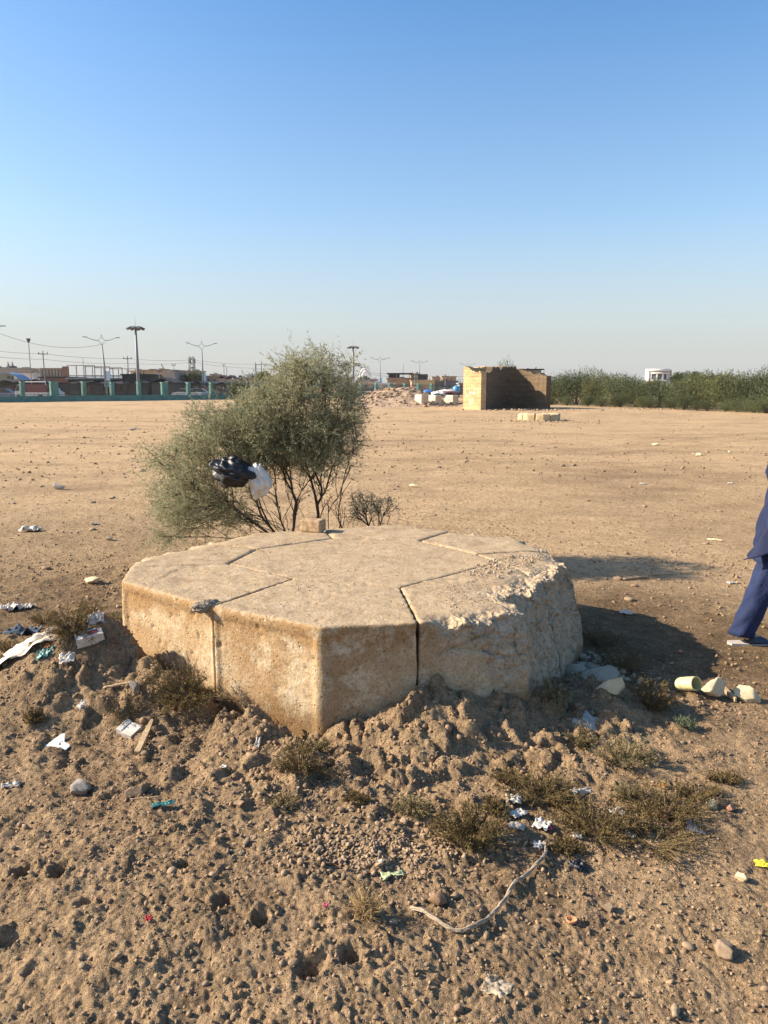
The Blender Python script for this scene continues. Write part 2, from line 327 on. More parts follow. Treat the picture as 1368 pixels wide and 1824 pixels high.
# ------------------------------------------------------------------ object helpers
def link(o, parent=None):
    COL.objects.link(o)
    if parent is not None: o.parent = parent
    return o
def tag(o, label=None, cat=None, group=None, kind=None):
    if label: o['label'] = label
    if cat: o['category'] = cat
    if group: o['group'] = group
    if kind: o['kind'] = kind
    return o
def thing(name, label, cat, loc=(0,0,0), rz=0, group=None):
    o = bpy.data.objects.new(name, None); o.empty_display_size = .1
    o.location = loc; o.rotation_euler = (0, 0, rz); link(o); return tag(o, label, cat, group)
class MB:
    def __init__(s): s.v = []; s.f = []
    def add(s, vs, fs):
        k = len(s.v); s.v += [tuple(p) for p in vs]; s.f += [tuple(i+k for i in f) for f in fs]; return s
    def box(s, c, d, rz=0, mtx=None):
        x, y, z = (q/2 for q in d); vs = []
        for sz in (-1,1):
            for sx, sy in ((-1,-1),(1,-1),(1,1),(-1,1)):
                p = Vector((sx*x, sy*y, sz*z))
                if mtx is not None: p = mtx @ p
                if rz: p = Matrix.Rotation(rz, 3, 'Z') @ p
                vs.append(p+Vector(c))
        return s.add(vs, [(3,2,1,0),(4,5,6,7),(0,1,5,4),(1,2,6,5),(2,3,7,6),(3,0,4,7)])
    def tube(s, pts, rs, n=6, caps=True):
        pts = [Vector(p) for p in pts]
        if not hasattr(rs, '__len__'): rs = [rs]*len(pts)
        vs = []; fs = []
        for i, p in enumerate(pts):
            d = (pts[min(i+1,len(pts)-1)] - pts[max(i-1,0)]).normalized()
            u = d.cross(Vector((.31,.17,.93)) if abs(d.z) < .9 else Vector((1,.1,0))).normalized(); v_ = d.cross(u)
            for k in range(n):
                a = 2*math.pi*k/n; vs.append(p + (u*math.cos(a)+v_*math.sin(a))*rs[i])
        for i in range(len(pts)-1):
            for k in range(n):
                a = i*n+k; b = i*n+(k+1)%n; fs.append((a, b, b+n, a+n))
        if caps: fs.append(tuple(range(n-1,-1,-1))); fs.append(tuple((len(pts)-1)*n+k for k in range(n)))
        return s.add(vs, fs)
    def prism(s, poly, z0, z1):
        n = len(poly); vs = [(p[0],p[1],z0) for p in poly]+[(p[0],p[1],z1) for p in poly]
        return s.add(vs, [tuple(range(n-1,-1,-1)), tuple(range(n,2*n))]+[(i,(i+1)%n,n+(i+1)%n,n+i) for i in range(n)])
    def loft(s, rings, caps=True):
        n = len(rings[0]); vs = [p for r in rings for p in r]; fs = []
        for i in range(len(rings)-1):
            for k in range(n):
                a = i*n+k; b = i*n+(k+1)%n; fs.append((a,b,b+n,a+n))
        if caps: fs.append(tuple(range(n-1,-1,-1))); fs.append(tuple((len(rings)-1)*n+k for k in range(n)))
        return s.add(vs, fs)
    def build(s, name, m, parent=None, smooth=False, loc=None):
        me = bpy.data.meshes.new(name); me.from_pydata(s.v, [], s.f); me.update()
        if smooth: me.polygons.foreach_set('use_smooth', [True]*len(me.polygons))
        me.materials.append(m); o = bpy.data.objects.new(name, me); link(o, parent)
        if loc is not None: o.location = loc
        return o
def np_mesh(name, v, f, m, smooth=False):
    """v (N,3) float, f (K,4) or (K,3) int"""
    me = bpy.data.meshes.new(name); k = f.shape[1]
    me.vertices.add(len(v)); me.vertices.foreach_set('co', np.ascontiguousarray(v, np.float32).ravel())
    me.loops.add(f.size); me.loops.foreach_set('vertex_index', np.ascontiguousarray(f, np.int32).ravel())
    me.polygons.add(len(f)); me.polygons.foreach_set('loop_start', np.arange(0, f.size, k, dtype=np.int32))
    me.polygons.foreach_set('loop_total', np.full(len(f), k, np.int32))
    if smooth: me.polygons.foreach_set('use_smooth', np.ones(len(f), bool))
    me.update(calc_edges=True); me.materials.append(m)
    return me
def obj(name, me, parent=None, loc=None, rot=None, sc=None):
    o = bpy.data.objects.new(name, me); link(o, parent)
    if loc is not None: o.location = loc
    if rot is not None: o.rotation_euler = rot
    if sc is not None: o.scale = sc
    return o
def attr(me, name, vals):
    a = me.attributes.new(name, 'FLOAT', 'POINT'); a.data.foreach_set('value', np.ascontiguousarray(vals, np.float32))
def evaluated(o):
    dg = bpy.context.evaluated_depsgraph_get(); dg.update()
    return bpy.data.meshes.new_from_object(o.evaluated_get(dg))
def coords(me):
    a = np.empty(len(me.vertices)*3, np.float32); me.vertices.foreach_get('co', a); return a.reshape(-1,3).astype(float)
def normals(me):
    a = np.empty(len(me.vertices)*3, np.float32); me.vertex_normals.foreach_get('vector', a); return a.reshape(-1,3).astype(float)
def ico(sub):
    bm = bmesh.new(); bmesh.ops.create_icosphere(bm, subdivisions=sub, radius=1)
    v = np.array([q.co[:] for q in bm.verts]); f = np.array([[q.index for q in p.verts] for p in bm.faces]); bm.free(); return v, f
ICO1, ICO2, ICO3 = ico(1), ico(2), ico(3)
def stone_mesh(seed, base=ICO2, sharp=.3, dims=(1,.75,.6), m=None, facets=5):
    g = np.random.default_rng(seed); v, f = base; v = v.copy()
    for _ in range(facets):                                # broken faces
        n = g.normal(size=3); n /= np.linalg.norm(n); o = g.uniform(.36, .66) if facets > 7 else g.uniform(.5, .8) if facets > 5 else g.uniform(.55, .85); d = v@n
        v = v - np.outer(np.clip(d-o, 0, None)*(1.0 if facets > 7 else .9), n)
    v = v*(1+sharp*noise3(v, 1.7, seed)[:,None]*.6 + .06*noise3(v, 5, seed+1)[:,None] + (.045*noise3(v, 13, seed+2)[:,None] if facets > 7 else 0))
    if facets > 7: v *= 1.32
    return np_mesh('stone', v*np.array(dims), f, m or M['stone'], smooth=facets < 4)
def slivers(p, d, L, W, g=G, tri=False):
    """rhombus leaves: p (N,3) base, d (N,3) unit direction"""
    n = len(p); L = np.broadcast_to(L, n)[:,None]; W = np.broadcast_to(W, n)[:,None]
    r = g.normal(size=(n,3)); s = np.cross(d, r); s /= np.linalg.norm(s, axis=1)[:,None]+1e-9
    if tri: return np.stack([p-s*W*.5, p+d*L, p+s*W*.5], 1).reshape(-1,3), np.arange(3*n).reshape(-1,3)
    v = np.stack([p, p+d*L*.45+s*W*.5, p+d*L, p+d*L*.45-s*W*.5], 1).reshape(-1,3)
    return v, np.arange(4*n).reshape(-1,4)
def unit(a): return a/(np.linalg.norm(a, axis=-1, keepdims=True)+1e-9)

# ================================================================== GROUND
def make_ground():
    fine = np.radians(np.linspace(-41, 41, 510))
    c1 = np.radians(np.linspace(41, 180, 56))[1:]; c0 = np.radians(np.linspace(-180, -41, 56))[:-1]
    th = np.concatenate([c0, fine, c1[:-1]])
    rs = np.concatenate([[.02, .15, .3, .5, .7, .9, 1.05], np.geomspace(1.2, 8, 640), np.geomspace(8, 45, 150)[1:], np.geomspace(45, 3500, 70)[1:]])
    Rr, T = np.meshgrid(rs, th, indexing='ij'); X = Rr*np.sin(T); Y = Rr*np.cos(T)
    Z = gz(X.ravel(), Y.ravel()).reshape(X.shape)
    Z = np.where(Rr > 180, 0, Z)
    nr, na = X.shape; i, j = np.meshgrid(np.arange(nr-1), np.arange(na), indexing='ij'); j2 = (j+1) % na
    f = np.stack([i*na+j, i*na+j2, (i+1)*na+j2, (i+1)*na+j], -1).reshape(-1,4)[:, ::-1]
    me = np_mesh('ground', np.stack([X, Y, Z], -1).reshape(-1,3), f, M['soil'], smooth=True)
    x, y = X.ravel(), Y.ravel()
    s = rough_mask(x, y)
    s = s*(.75+.5*fbm(x*1.4, y*1.4, 4, 90)) + .25*sstep(.1, .6, fbm(x*.25, y*.8, 4, 95))*sstep(5, 9, y)
    s = np.maximum(s, .95*np.exp(-((x-1.9)/.95)**4-((y-4.35)/.75)**4)*(.8+.4*fbm(x*3, y*3, 3, 97)))  # platform's cast shadow deepened in the soil colour
    s = np.maximum(s, .80*np.exp(-((x-1.7)/.9)**2-((y-5.5)/.5)**2)); s = np.maximum(s, .75*np.exp(-((x+2.4)/1.3)**2-((y-5.3)/1.0)**2)*(.7+.8*fbm(x*2, y*2, 4, 98)))  # shrub's shadow put into the soil colour, then darker disturbed soil at left rear
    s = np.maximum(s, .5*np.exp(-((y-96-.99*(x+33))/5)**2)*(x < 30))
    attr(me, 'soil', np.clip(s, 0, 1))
    shade_mix = .9*np.exp(-((x-1.9)/1.05)**4-((y-4.45)/.8)**4) + .8*np.exp(-((x-1.6)/1.1)**2-((y-5.5)/.55)**2) + .75*np.exp(-((x+2.5)/1.3)**2-((y-5.4)/1.3)**2) + .45*np.exp(-((x+3.6)/1.8)**2-((y-8)/1.4)**2) + .35*sstep(.08, .4, fbm(x*.33, y*.8, 4, 99))*sstep(7, 12, y)*sstep(60, 40, y)  # shade of platform and shrub put into the colour, plus darker soil patches
    attr(me, 'shade_soil', np.clip(shade_mix*(.65+.9*fbm(x*2.6, y*2.6, 5, 105, .65)+.3), 0, 1))
    tk = fbm(x*.11+3, y*.20+.03*x, 6, 120, .62)*.9 + .5*fbm(x*.7, y*.9, 3, 135) - .35*np.exp(-((y-18.5-.05*x)/.7)**2)*sstep(.5,2,x) - .25*np.exp(-((y-.8*x-14)/.35)**2)-.25*np.exp(-((y-.8*x-15.8)/.35)**2)
    attr(me, 'track', np.clip(.5+.9*tk*sstep(5.5, 9, y), 0, 1))
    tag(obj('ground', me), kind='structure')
make_ground()

# ================================================================== PLATFORM
def remesh_block(poly, z0, z1, vox, bev=.028, outer=None):
    bm = bmesh.new(); vs = [bm.verts.new((p.x, p.y, z0)) for p in poly]; f = bm.faces.new(vs); bm.normal_update()
    if f.normal.z > 0: f.normal_flip()
    r = bmesh.ops.extrude_face_region(bm, geom=[f])
    for q in r['geom']:
        if isinstance(q, bmesh.types.BMVert): q.co.z = z1
    bmesh.ops.recalc_face_normals(bm, faces=bm.faces)
    if outer is None: ed = bm.edges[:]
    else:
        O = [Vector(q) for q in outer]; near = lambda e: all(min((v.co.xy-q).length for q in O) < 1e-4 for v in e.verts)
        ed = [e for e in bm.edges if near(e) and (e.calc_length() > .02) and max(v.co.z for v in e.verts) > z1-1e-4 and not (abs(e.verts[0].co.z-e.verts[1].co.z) > .1 and (e.verts[0].co.xy-O[1]).length > 1e-4)]
    if ed: bmesh.ops.bevel(bm, geom=ed, offset=bev, segments=3, profile=.5, affect='EDGES')
    me = bpy.data.meshes.new('tmp'); bm.to_mesh(me); bm.free()
    o = bpy.data.objects.new('tmp', me); COL.objects.link(o)
    md = o.modifiers.new('r', 'REMESH'); md.mode = 'VOXEL'; md.voxel_size = vox; md.use_smooth_shade = True
    e = evaluated(o); bpy.data.objects.remove(o); return e
def inset(poly, g):
    c = sum(poly, Vector((0,0)))/len(poly); out = []
    n = len(poly)
    for i in range(n):
        a, b, d = poly[i-1], poly[i], poly[(i+1)%n]
        n1 = Vector(((b-a).y, -(b-a).x)).normalized(); n2 = Vector(((d-b).y, -(d-b).x)).normalized()
        if n1.dot(c-b) < 0: n1 = -n1
        if n2.dot(c-b) < 0: n2 = -n2
        k = (n1+n2); out.append(b + k*(g/max(.35, 1+n1.dot(n2))))
    return out
def platform():
    root = thing('octagonal_platform', 'big low octagonal platform of weathered tan concrete blocks with one broken side', 'platform', (CEN.x, CEN.y, 0))
    C3 = np.array([CEN.x, CEN.y, 0])
    def P3(px, py, z):
        p = at_z(px, py, z); return np.array([p.x, p.y, z])
    EU = (0, 1.45, 1.55, 1.75, 1.95, 2.08, 2.25, 2.5, 2.8, 3.0, 3.5, 4, 5, 6, 6.5, 7, 7.4, 8)
    EV = (0, 0, .020, .045, .095, .185, .215, .160, .150, .115, .040, .03, .04, .055, .065, .03, 0, 0)
    def erode(v, final=False):
        """wear the outer faces back: how far depends on the place round the outline and on the height"""
        n_ = len(v); best = np.full(n_, -1e9); nx = np.zeros((n_,2)); u = np.zeros(n_)
        for k in range(8):
            a, b = V[k], V[(k+1)%8]; L = (b-a).length; e = (b-a)/L; nn = Vector((e.y, -e.x))
            if nn.dot(CEN-a) > 0: nn = -nn
            q = (v[:,0]-a.x)*nn.x+(v[:,1]-a.y)*nn.y; m = q > best; best = np.where(m, q, best)
            t = ((v[:,0]-a.x)*e.x+(v[:,1]-a.y)*e.y)/L
            u = np.where(m, k+np.clip(t,0,.999), u); nx[m] = (nn.x, nn.y)
        dep = -best; E = np.interp(u, EU, EV); p = np.where(u < 1.97, 3.5, 1.25)
        zz = np.clip(v[:,2]/PT, 0, 1); sq = v*np.array([1,1,.30])
        prof = zz**p
        I = E*prof*(1+.45*noise3(sq, 4.2, 340)) + np.clip(E/.08,0,1)*(.050*noise3(sq, 6.0, 341)+.040*np.abs(noise3(v, 10, 342))+.016*noise3(v, 22, 343))*(.35+.65*prof)
        I = np.clip(I, 0, None); It = np.clip(E*(1+.45*noise3(np.c_[v[:,:2], np.full(n_, PT*.30)], 4.2, 340)), 0, None)
        return dep, nx, u, E, I, It
    def top_wear(v):
        q = fbm(v[:,0]*3.1, v[:,1]*3.1, 4, 700)
        return .0035*fbm(v[:,0]*1.6, v[:,1]*1.6, 3, 710) - .0035*sstep(.10, .13, q)*sstep(.0,.2,fbm(v[:,0]*1.3+4, v[:,1]*1.3, 3, 740)) - .0016*np.abs(fbm(v[:,0]*16, v[:,1]*16, 3, 720)) + .0015*perlin(v[:,0]*45, v[:,1]*45, 730)
    for k in range(8):
        poly = inset([MID[k-1], V[k], MID[k], INN[k], INN[k-1]], .0036 if k in (0,1,2) else .002)
        front = k in (0,1,2,3)
        me = remesh_block(poly, -.25, PT - (0 if k != 3 else .004), 0.0105 if front else .014, .017 if k in (0,1,2) else .012, poly[:3])
        v = coords(me); n = normals(me); br = np.zeros(len(v))
        v = v + n*(.0035*noise3(v, 9, k)+.0022*noise3(v, 28, k+9))[:,None]
        v += n*(top_wear(v)*(n[:,2] > .7))[:,None]
        # hollow wear of faces
        side = 1-np.clip(np.abs(n[:,2])*1.5, 0, 1)
        if k in (0,1): v -= n*(side*(.012*np.clip(noise3(v, 3, 77+k), 0, 1)))[:,None]
        # small cast holes
        g = np.random.default_rng(100+k)
        idx = g.choice(len(v), 120 if front else 20)
        for i in idx:
            if n[i,2] > .5 and g.random() > .25: continue
            d = np.linalg.norm(v-v[i], axis=1); rr = g.uniform(.006,.016)
            v -= n*(np.exp(-(d/rr)**2)*g.uniform(.004,.012))[:,None]
        if k >= 2:
            dep, nx, u, E, I, It = erode(v); mv = np.clip(I-dep, 0, None)
            v[:,:2] -= nx*mv[:,None]
            rim = np.clip(dep-It, 0, None); topv = np.clip((v[:,2]-PT+.05)/.04, 0, 1)
            crumb = np.clip(E/.03, 0, 1)*np.exp(-(rim/(.05+.5*E))**2)
            v[:,2] -= topv*crumb*(.026+.055*np.clip(noise3(v, 6.5, 350), -.3, 1)+.034*np.abs(noise3(v, 15, 351)))
            me.vertices.foreach_set('co', v.astype(np.float32).ravel()); me.update()
            o_ = bpy.data.objects.new('tmp', me); COL.objects.link(o_); md = o_.modifiers.new('r', 'REMESH'); md.mode = 'VOXEL'; md.voxel_size = 0.0095 if front else .016; md.use_smooth_shade = True
            me = evaluated(o_); bpy.data.objects.remove(o_); v = coords(me); n = normals(me)
            dep, nx, u, E, I, It = erode(v); rim = np.clip(dep-It, 0, None)
            up = n[:,2] > .65
            br = np.where(up, np.clip(E/.03,0,1)*np.exp(-(rim/(.05+.5*E))**2), sstep(.006, .02, dep)*np.clip(E/.02, 0, 1))
            if k == 2:      # two cracks in the broken front
                fa = V[1]; fe = (V[2]-V[1]).normalized(); uu = (v[:,0]-fa.x)*fe.x+(v[:,1]-fa.y)*fe.y; L2 = (V[2]-V[1]).length
                for pts in (((.52,.40),(.60,.43),(.72,.47),(.80,.49)),((.60,.43),(.74,.41),(.86,.36),(.97,.37)),((.92,.52),(.90,.42),(.94,.33))):
                    for (a0, b0), (a1, b1) in zip(pts[:-1], pts[1:]):
                        A = np.array([a0*L2, b0]); Bq = np.array([a1*L2, b1]); ab = Bq-A; w_ = np.stack([uu+.006*noise3(v, 30, 8), v[:,2]+.006*noise3(v, 28, 9)], 1)-A
                        t = np.clip((w_@ab)/(ab@ab), 0, 1); d = np.linalg.norm(w_-t[:,None]*ab, axis=1)
                        v -= n*(np.exp(-(d/.006)**2)*.014*(n[:,2] < .6)*(dep < .1))[:,None]
            gr = np.maximum(br, .0)
            v += n*(gr*(.009*np.abs(noise3(v, 20, 520)) - .010*np.abs(noise3(v, 10, 521)) + .005*noise3(v, 45, 522)))[:,None]
        else:           # cast faces: slightly sunk inside a rounded raised margin
            dv_ = np.hypot(v[:,0]-V[k].x, v[:,1]-V[k].y); sidev = np.clip(1.3-2*np.abs(n[:,2]), 0, 1)*(sd_platform(v[:,0], v[:,1]) > -.03)
            v -= n*(.008*sidev*sstep(.035, .075, PT-v[:,2])*sstep(.02, .06, dv_)*sstep(.012, .04, np.hypot(v[:,0]-MID[k].x, v[:,1]-MID[k].y))*sstep(.012, .04, np.hypot(v[:,0]-MID[k-1].x, v[:,1]-MID[k-1].y)))[:,None]
        v -= C3; me.vertices.foreach_set('co', v.astype(np.float32).ravel()); me.update()
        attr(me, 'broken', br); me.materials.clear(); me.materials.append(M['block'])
        o = obj('ring_block', me, root)
        if k in (2,3): o['label'] = ('crumbled ring block with a cracked broken front' if k == 2 else 'ring block with its outer corner eroded away')
    # centre slab
    me = remesh_block(inset(list(INN), .0025), -.2, PT-.002, .016, .007, list(INN)[:1])
    v = coords(me); n = normals(me); v += (n*(top_wear(v)*(n[:,2] > .7))[:,None])
    v -= C3; me.vertices.foreach_set('co', v.astype(np.float32).ravel()); me.update(); attr(me, 'broken', np.zeros(len(v)))
    me.materials.clear(); me.materials.append(M['block']); obj('centre_slab', me, root)
    # earth packed in the joints
    fl = MB().prism([CEN.lerp(q, (.985,.985,.60,.62,.9,.93,.9,.93)[i])-CEN for i, q in enumerate(V)], -.2, PT-.020); fl.build('joint_fill', M['soil'], root)
    # mortar lump at the left joint
    v, f = ico(5); p = P3(366,1080,PT-.012)
    v = v*(1+.35*noise3(v, 2.2, 5)[:,None]+.30*np.abs(noise3(v, 5, 7))[:,None]+.22*noise3(v, 12, 9)[:,None]); v = v*np.array([.060,.036,.026])
    c, s = math.cos(.6), math.sin(.6); v = v@np.array([[c,s,0],[-s,c,0],[0,0,1]])
    obj('mortar_lump', np_mesh('mortar_lump', v, f, mm('mortar', (.30,.24,.17), bump=.8, bscale=90), True), root, loc=p-C3)
    # hairline cracks on the broken front: thin dark recesses
    return root
platform()

# ================================================================== STONES
def settle(px, py, r, sink=.3):
    p = gpt(px, py); return Vector((p.x, p.y, p.z + r*(1-sink)))
SV = [stone_mesh(i, ICO2, .35, (1, R.uniform(.65,.9), R.uniform(.5,.75)), M['stone'], 2 if i % 2 else 5) for i in range(8)]
def rock(px, py, wpx, label, m, dims=(1,.8,.7), seed=1, name='rock', rz=0, group=None, sink=.35, cat='rock'):
    p = gpt(px, py); dist = math.hypot(p.y, CH); r = wpx/2*dist/F
    me = stone_mesh(seed, ico(4), .30, dims, m, 6 if 'smooth' in label else 13)
    return tag(obj(name, me, loc=(p.x, p.y, p.z + r*dims[2]*(1-sink)), rot=(R.uniform(-.2,.2), R.uniform(-.2,.2), rz), sc=(r,r,r)), label, cat, group)
rock(1266,1246,46,'pale angular stone beside the yellow tube at right',M['pale_stone'],(1,.8,.85),21)
rock(1331,1250,36,'pale angular stone at the right edge beyond the broken stick',M['pale_stone'],(.95,.8,.9),22)
rock(1093,1246,50,'pale broken stone just right of the crumbled platform corner',M['pale_stone'],(1,.8,.8),23)
rock(1068,1218,74,'large flat grey-white slab of rubble leaning by the platform base',M['chalk'],(1,.7,.45),24,rz=.5)
rock(1030,1205,42,'grey rubble lump nearest the broken platform corner',M['chalk'],(1,.8,.5),25)
rock(1290,1706,34,'smooth grey pear-shaped stone alone in the lower right dirt',M['stone'],(.9,1,.8),26)
rock(1321,1571,26,'smooth yellowish oval pebble at the right edge',M['pale_stone'],(1,.7,.5),27,rz=-.6,name='pebble')
rock(138,1412,34,'dark grey blocky stone left of the dirt mound',M['grey_stone'],(.95,1,.8),28)
rock(241,1250,28,'flat upright grey stone left of the brown bush',M['grey_stone'],(.7,.5,1.1),29)
rock(105,872,22,'dark rock on the field at far left of the shrub',M['grey_stone'],(1.1,.7,.7),30)
rock(195,963,17,'small pale rock on the field left of the shrub',M['pale_stone'],(1,.7,.6),31)
rock(165,1041,30,'pale brown rock left of the platform corner',M['pale_stone'],(1,.7,.5),32)
rock(238,766,12,'small dark lump far out on the field left of the shrub',M['grey_stone'],(1.2,.7,.4),33)
rock(1268,1443,20,'yellowish stone among scrub at right',M['pale_stone'],(1,.8,.8),34)
rock(1300,1447,18,'reddish stone among scrub at right',mm('red_stone',(.33,.17,.10)),(1,.9,.9),35)
rock(335,1182,52,'pale lumpy stone wedged at the platform foot above the brown bush',M['chalk'],(1,.75,.7),36)
rock(250,1418,36,'tan rounded stone lying near the teal strip',M['stone'],(1,.8,.6),37)
rock(1085,1620,20,'small brown stone near the clay ring',M['stone'],(1,.9,.8),38)
rock(425,1440,22,'pale lump of earth above the gravel at centre left',M['stone'],(1,.8,.6),39)
rock(780,1618,40,'brown clod beside the free end of the rope',M['clod'],(1,.8,.6),40)
for i, (px, py, wp) in enumerate(((738,868,16),(1244,812,14),(1300,806,10),(1167,793,12),(686,738,10))):
    rock(px, py, wp, ('flat pale stone on the field right of the shrub','flat pale stone far out on the right of the field','small stone beside the flat pale stone far out at right','small stone on the field below the low far platform','little stone in the field right of the shrub top')[i], M['pale_stone'], (1.1,.8,.4), 50+i)

def scatter(n, fn, smin, smax, pw, seed, base, name, m, sink=.35, flat=(.5,.85)):
    """one mesh of many little stones: fn(g,n) -> x,y"""
    g = np.random.default_rng(seed); x, y = fn(g, n); n = len(x)
    z = gz(x, y); r = smin*(smax/smin)**(g.random(n)**pw)
    keep = sd_platform(x, y) > .01; x, y, z, r = x[keep], y[keep], z[keep], r[keep]; n = len(x)
    bv, bf = base; k = len(bv)
    var = [];
    for q in range(10):
        gg = np.random.default_rng(seed*31+q); u = bv.copy()
        for _ in range(6):
            nn = unit(gg.normal(size=3)); d = u@nn; u = u - np.outer(np.clip(d-gg.uniform(.3,.75),0,None), nn)
        u = u*(1+.42*noise3(u, 1.6, seed+q)[:,None]+.22*noise3(u, 4, seed+q+40)[:,None]); var.append(u)
    var = np.array(var)[g.integers(0, 10, n)]
    var = var*np.stack([np.ones(n), g.uniform(.6,1,n), g.uniform(*flat, n)], 1)[:,None,:]
    a = g.random(n)*6.283; c, s = np.cos(a), np.sin(a)
    vx = var[:,:,0]*c[:,None]-var[:,:,1]*s[:,None]; vy = var[:,:,0]*s[:,None]+var[:,:,1]*c[:,None]
    tl = g.normal(size=n)*.3
    vz = var[:,:,2]+vx*tl[:,None]
    v = np.stack([vx, vy, vz], -1)*r[:,None,None] + np.stack([x, y, z+r*(.6-sink)], -1)[:,None,:]
    f = (bf[None]+(np.arange(n)*k)[:,None,None]).reshape(-1,3)
    me = np_mesh(name, v.reshape(-1,3), f, m, smooth=len(bv) > 20)
    return tag(obj(name, me), kind='stuff')
def fan(r0, r1, pw=1.0, a=33):
    def fn(g, n):
        u = g.random(n)**pw; r = np.sqrt(r0*r0+(r1*r1-r0*r0)*u) if pw == 1 else r0*(r1/r0)**u
        t = np.radians(g.uniform(-a, a, n)); return r*np.sin(t), r*np.cos(t)
    return fn
def clumpy(r0, r1, sc, thr, seed, a=33, pw=1.0):
    f0 = fan(r0, r1, pw, a)
    def fn(g, n):
        x, y = f0(g, n*4); q = perlin(x*sc, y*sc, seed)+.5*perlin(x*sc*2.7, y*sc*2.7, seed+1)+g.normal(size=n*4)*.22
        k = np.where(q > thr)[0][:n]; return x[k], y[k]
    return fn
def patch(cx, cy, sx, sy):
    def fn(g, n):
        return cx+g.normal(size=n)*sx, cy+g.normal(size=n)*sy
    return fn
# dense round gravel patch left of the scrub, chips by the joint, general litter of stones
pc = gpt(650,1520)
scatter(900, patch(pc.x, pc.y, .20, .085), .005, .013, 1.6, 3, ICO2, 'gravel', M['stone'], .3)
pc = gpt(560,1420); scatter(350, patch(pc.x, pc.y, .18, .10), .004, .012, 1.8, 4, ICO2, 'gravel', M['stone'], .3)
scatter(5200, clumpy(1.5, 4.2, 1.6, -.05, 5), .003, .011, 2.0, 5, ICO1, 'gravel', M['stone'])
scatter(11000, clumpy(1.5, 4.6, 1.9, -.35, 9), .003, .011, 2.2, 6, ICO1, 'soil_crumbs', M['clod'])
scatter(9000, fan(3.8, 26, .9), .006, .020, 2.2, 7, ICO1, 'field_gravel', M['clod'])
scatter(3200, fan(14, 62, .9), .018, .055, 2.4, 18, ICO1, 'field_gravel', M['clod'])
scatter(900, fan(5, 34, .9), .010, .030, 2.2, 8, ICO1, 'field_gravel', M['stone'])
scatter(1500, clumpy(3.8, 8, .7, .25, 15), .006, .022, 2.0, 9, ICO1, 'soil_crumbs', M['clod'])
def ringfn(g, n):
    x = g.uniform(-2.2, 1.6, n*6); y = g.uniform(2.0, 4.4, n*6); d = sd_platform(x, y)
    k = np.where((d > .02) & (g.random(n*6) < np.exp(-(d/.42)**2)))[0][:n]; return x[k], y[k]
scatter(2600, ringfn, .005, .026, 2.6, 16, ICO1, 'soil_clods', M['clod'], .75, (.6,1))
scatter(1500, clumpy(1.6, 4.0, 1.2, .05, 25), .006, .022, 2.6, 17, ICO1, 'soil_clods', M['clod'], .7, (.6,1))
# chips lying on the broken platform top, rubble at its foot
def chips(n, quad, seed, z0, rmin, rmax, m, name):
    g = np.random.default_rng(seed); u, w_ = g.random(n), g.random(n)
    a, b, c, d = [at_z(*q, z0).xy for q in quad]
    pts = np.array([((a*(1-i)+b*i)*(1-j)+(d*(1-i)+c*i)*j)[:] for i, j in zip(u, w_)])
    r = rmin*(rmax/rmin)**(g.random(n)**2); bv, bf = ICO1; V_ = []; F_ = []
    for i in range(n):
        q = bv*np.array([1, g.uniform(.6,1), g.uniform(.4,.8)])*(1+.3*noise3(bv+i, 2, i)[:,None])
        t = g.random()*6.28; q = q@np.array([[math.cos(t),math.sin(t),0],[-math.sin(t),math.cos(t),0],[0,0,1]])
        V_.append(q*r[i]+np.array([pts[i,0], pts[i,1], z0+r[i]*.35])); F_.append(bf+i*len(bv))
    tag(obj(name, np_mesh(name, np.concatenate(V_), np.concatenate(F_), m)), kind='stuff')
chips(420, ((800,1022),(905,988),(985,990),(885,1030)), 41, PT+.002, .003, .011, mm('chip', (.42,.34,.25), rnd=True), 'stone_chips')
chips(420, ((770,1055),(900,1010),(940,1050),(800,1092)), 42, PT+.001, .002, .006, M['chip'], 'stone_chips')
chips(420, ((300,975),(640,945),(800,1010),(560,1060)), 43, PT+.0, .002, .006, M['chip'], 'stone_chips')
pr = gpt(1025,1200); scatter(330, patch(pr.x, pr.y, .14, .15), .008, .045, 1.5, 44, ICO2, 'rubble_chips', M['chalk'], .3)
# the 260 largest loose pebbles, each its own object
PG = 'loose pebbles scattered over the foreground dirt'
for i in range(250):
    if i < 90: px, py = R.gauss(640,150), R.gauss(1500,70)
    else: px, py = R.uniform(-20,1390), R.uniform(1290,1835)
    p = gpt(px, py)
    if sd_platform(np.array([p.x]), np.array([p.y]))[0] < .05: continue
    r = R.uniform(.006,.012) if R.random() < .85 else R.uniform(.012,.020)
    tag(obj('pebble', SV[i % 8], loc=(p.x, p.y, p.z+r*.25), rot=(R.gauss(0,.25), R.gauss(0,.25), R.uniform(0,6.3)), sc=(r,r,r)),
        'small loose pebble among many alike on the foreground dirt', 'pebble', PG)
CG = 'clods and stones scattered over the open field'
for i in range(95):
    px, py = R.uniform(0,1368), 745+R.random()**1.5*330
    if 190 < px < 1060 and py > 900: continue
    p = gpt(px, py); r = R.uniform(.018,.05)*(1 if py > 850 else 1.7)
    tag(obj('field_stone', SV[i % 8], loc=(p.x, p.y, p.z+r*.2), rot=(0,0,R.uniform(0,6.3)), sc=(r,r,r*.8)),
        'small brown stone among many alike on the open field', 'stone', CG)

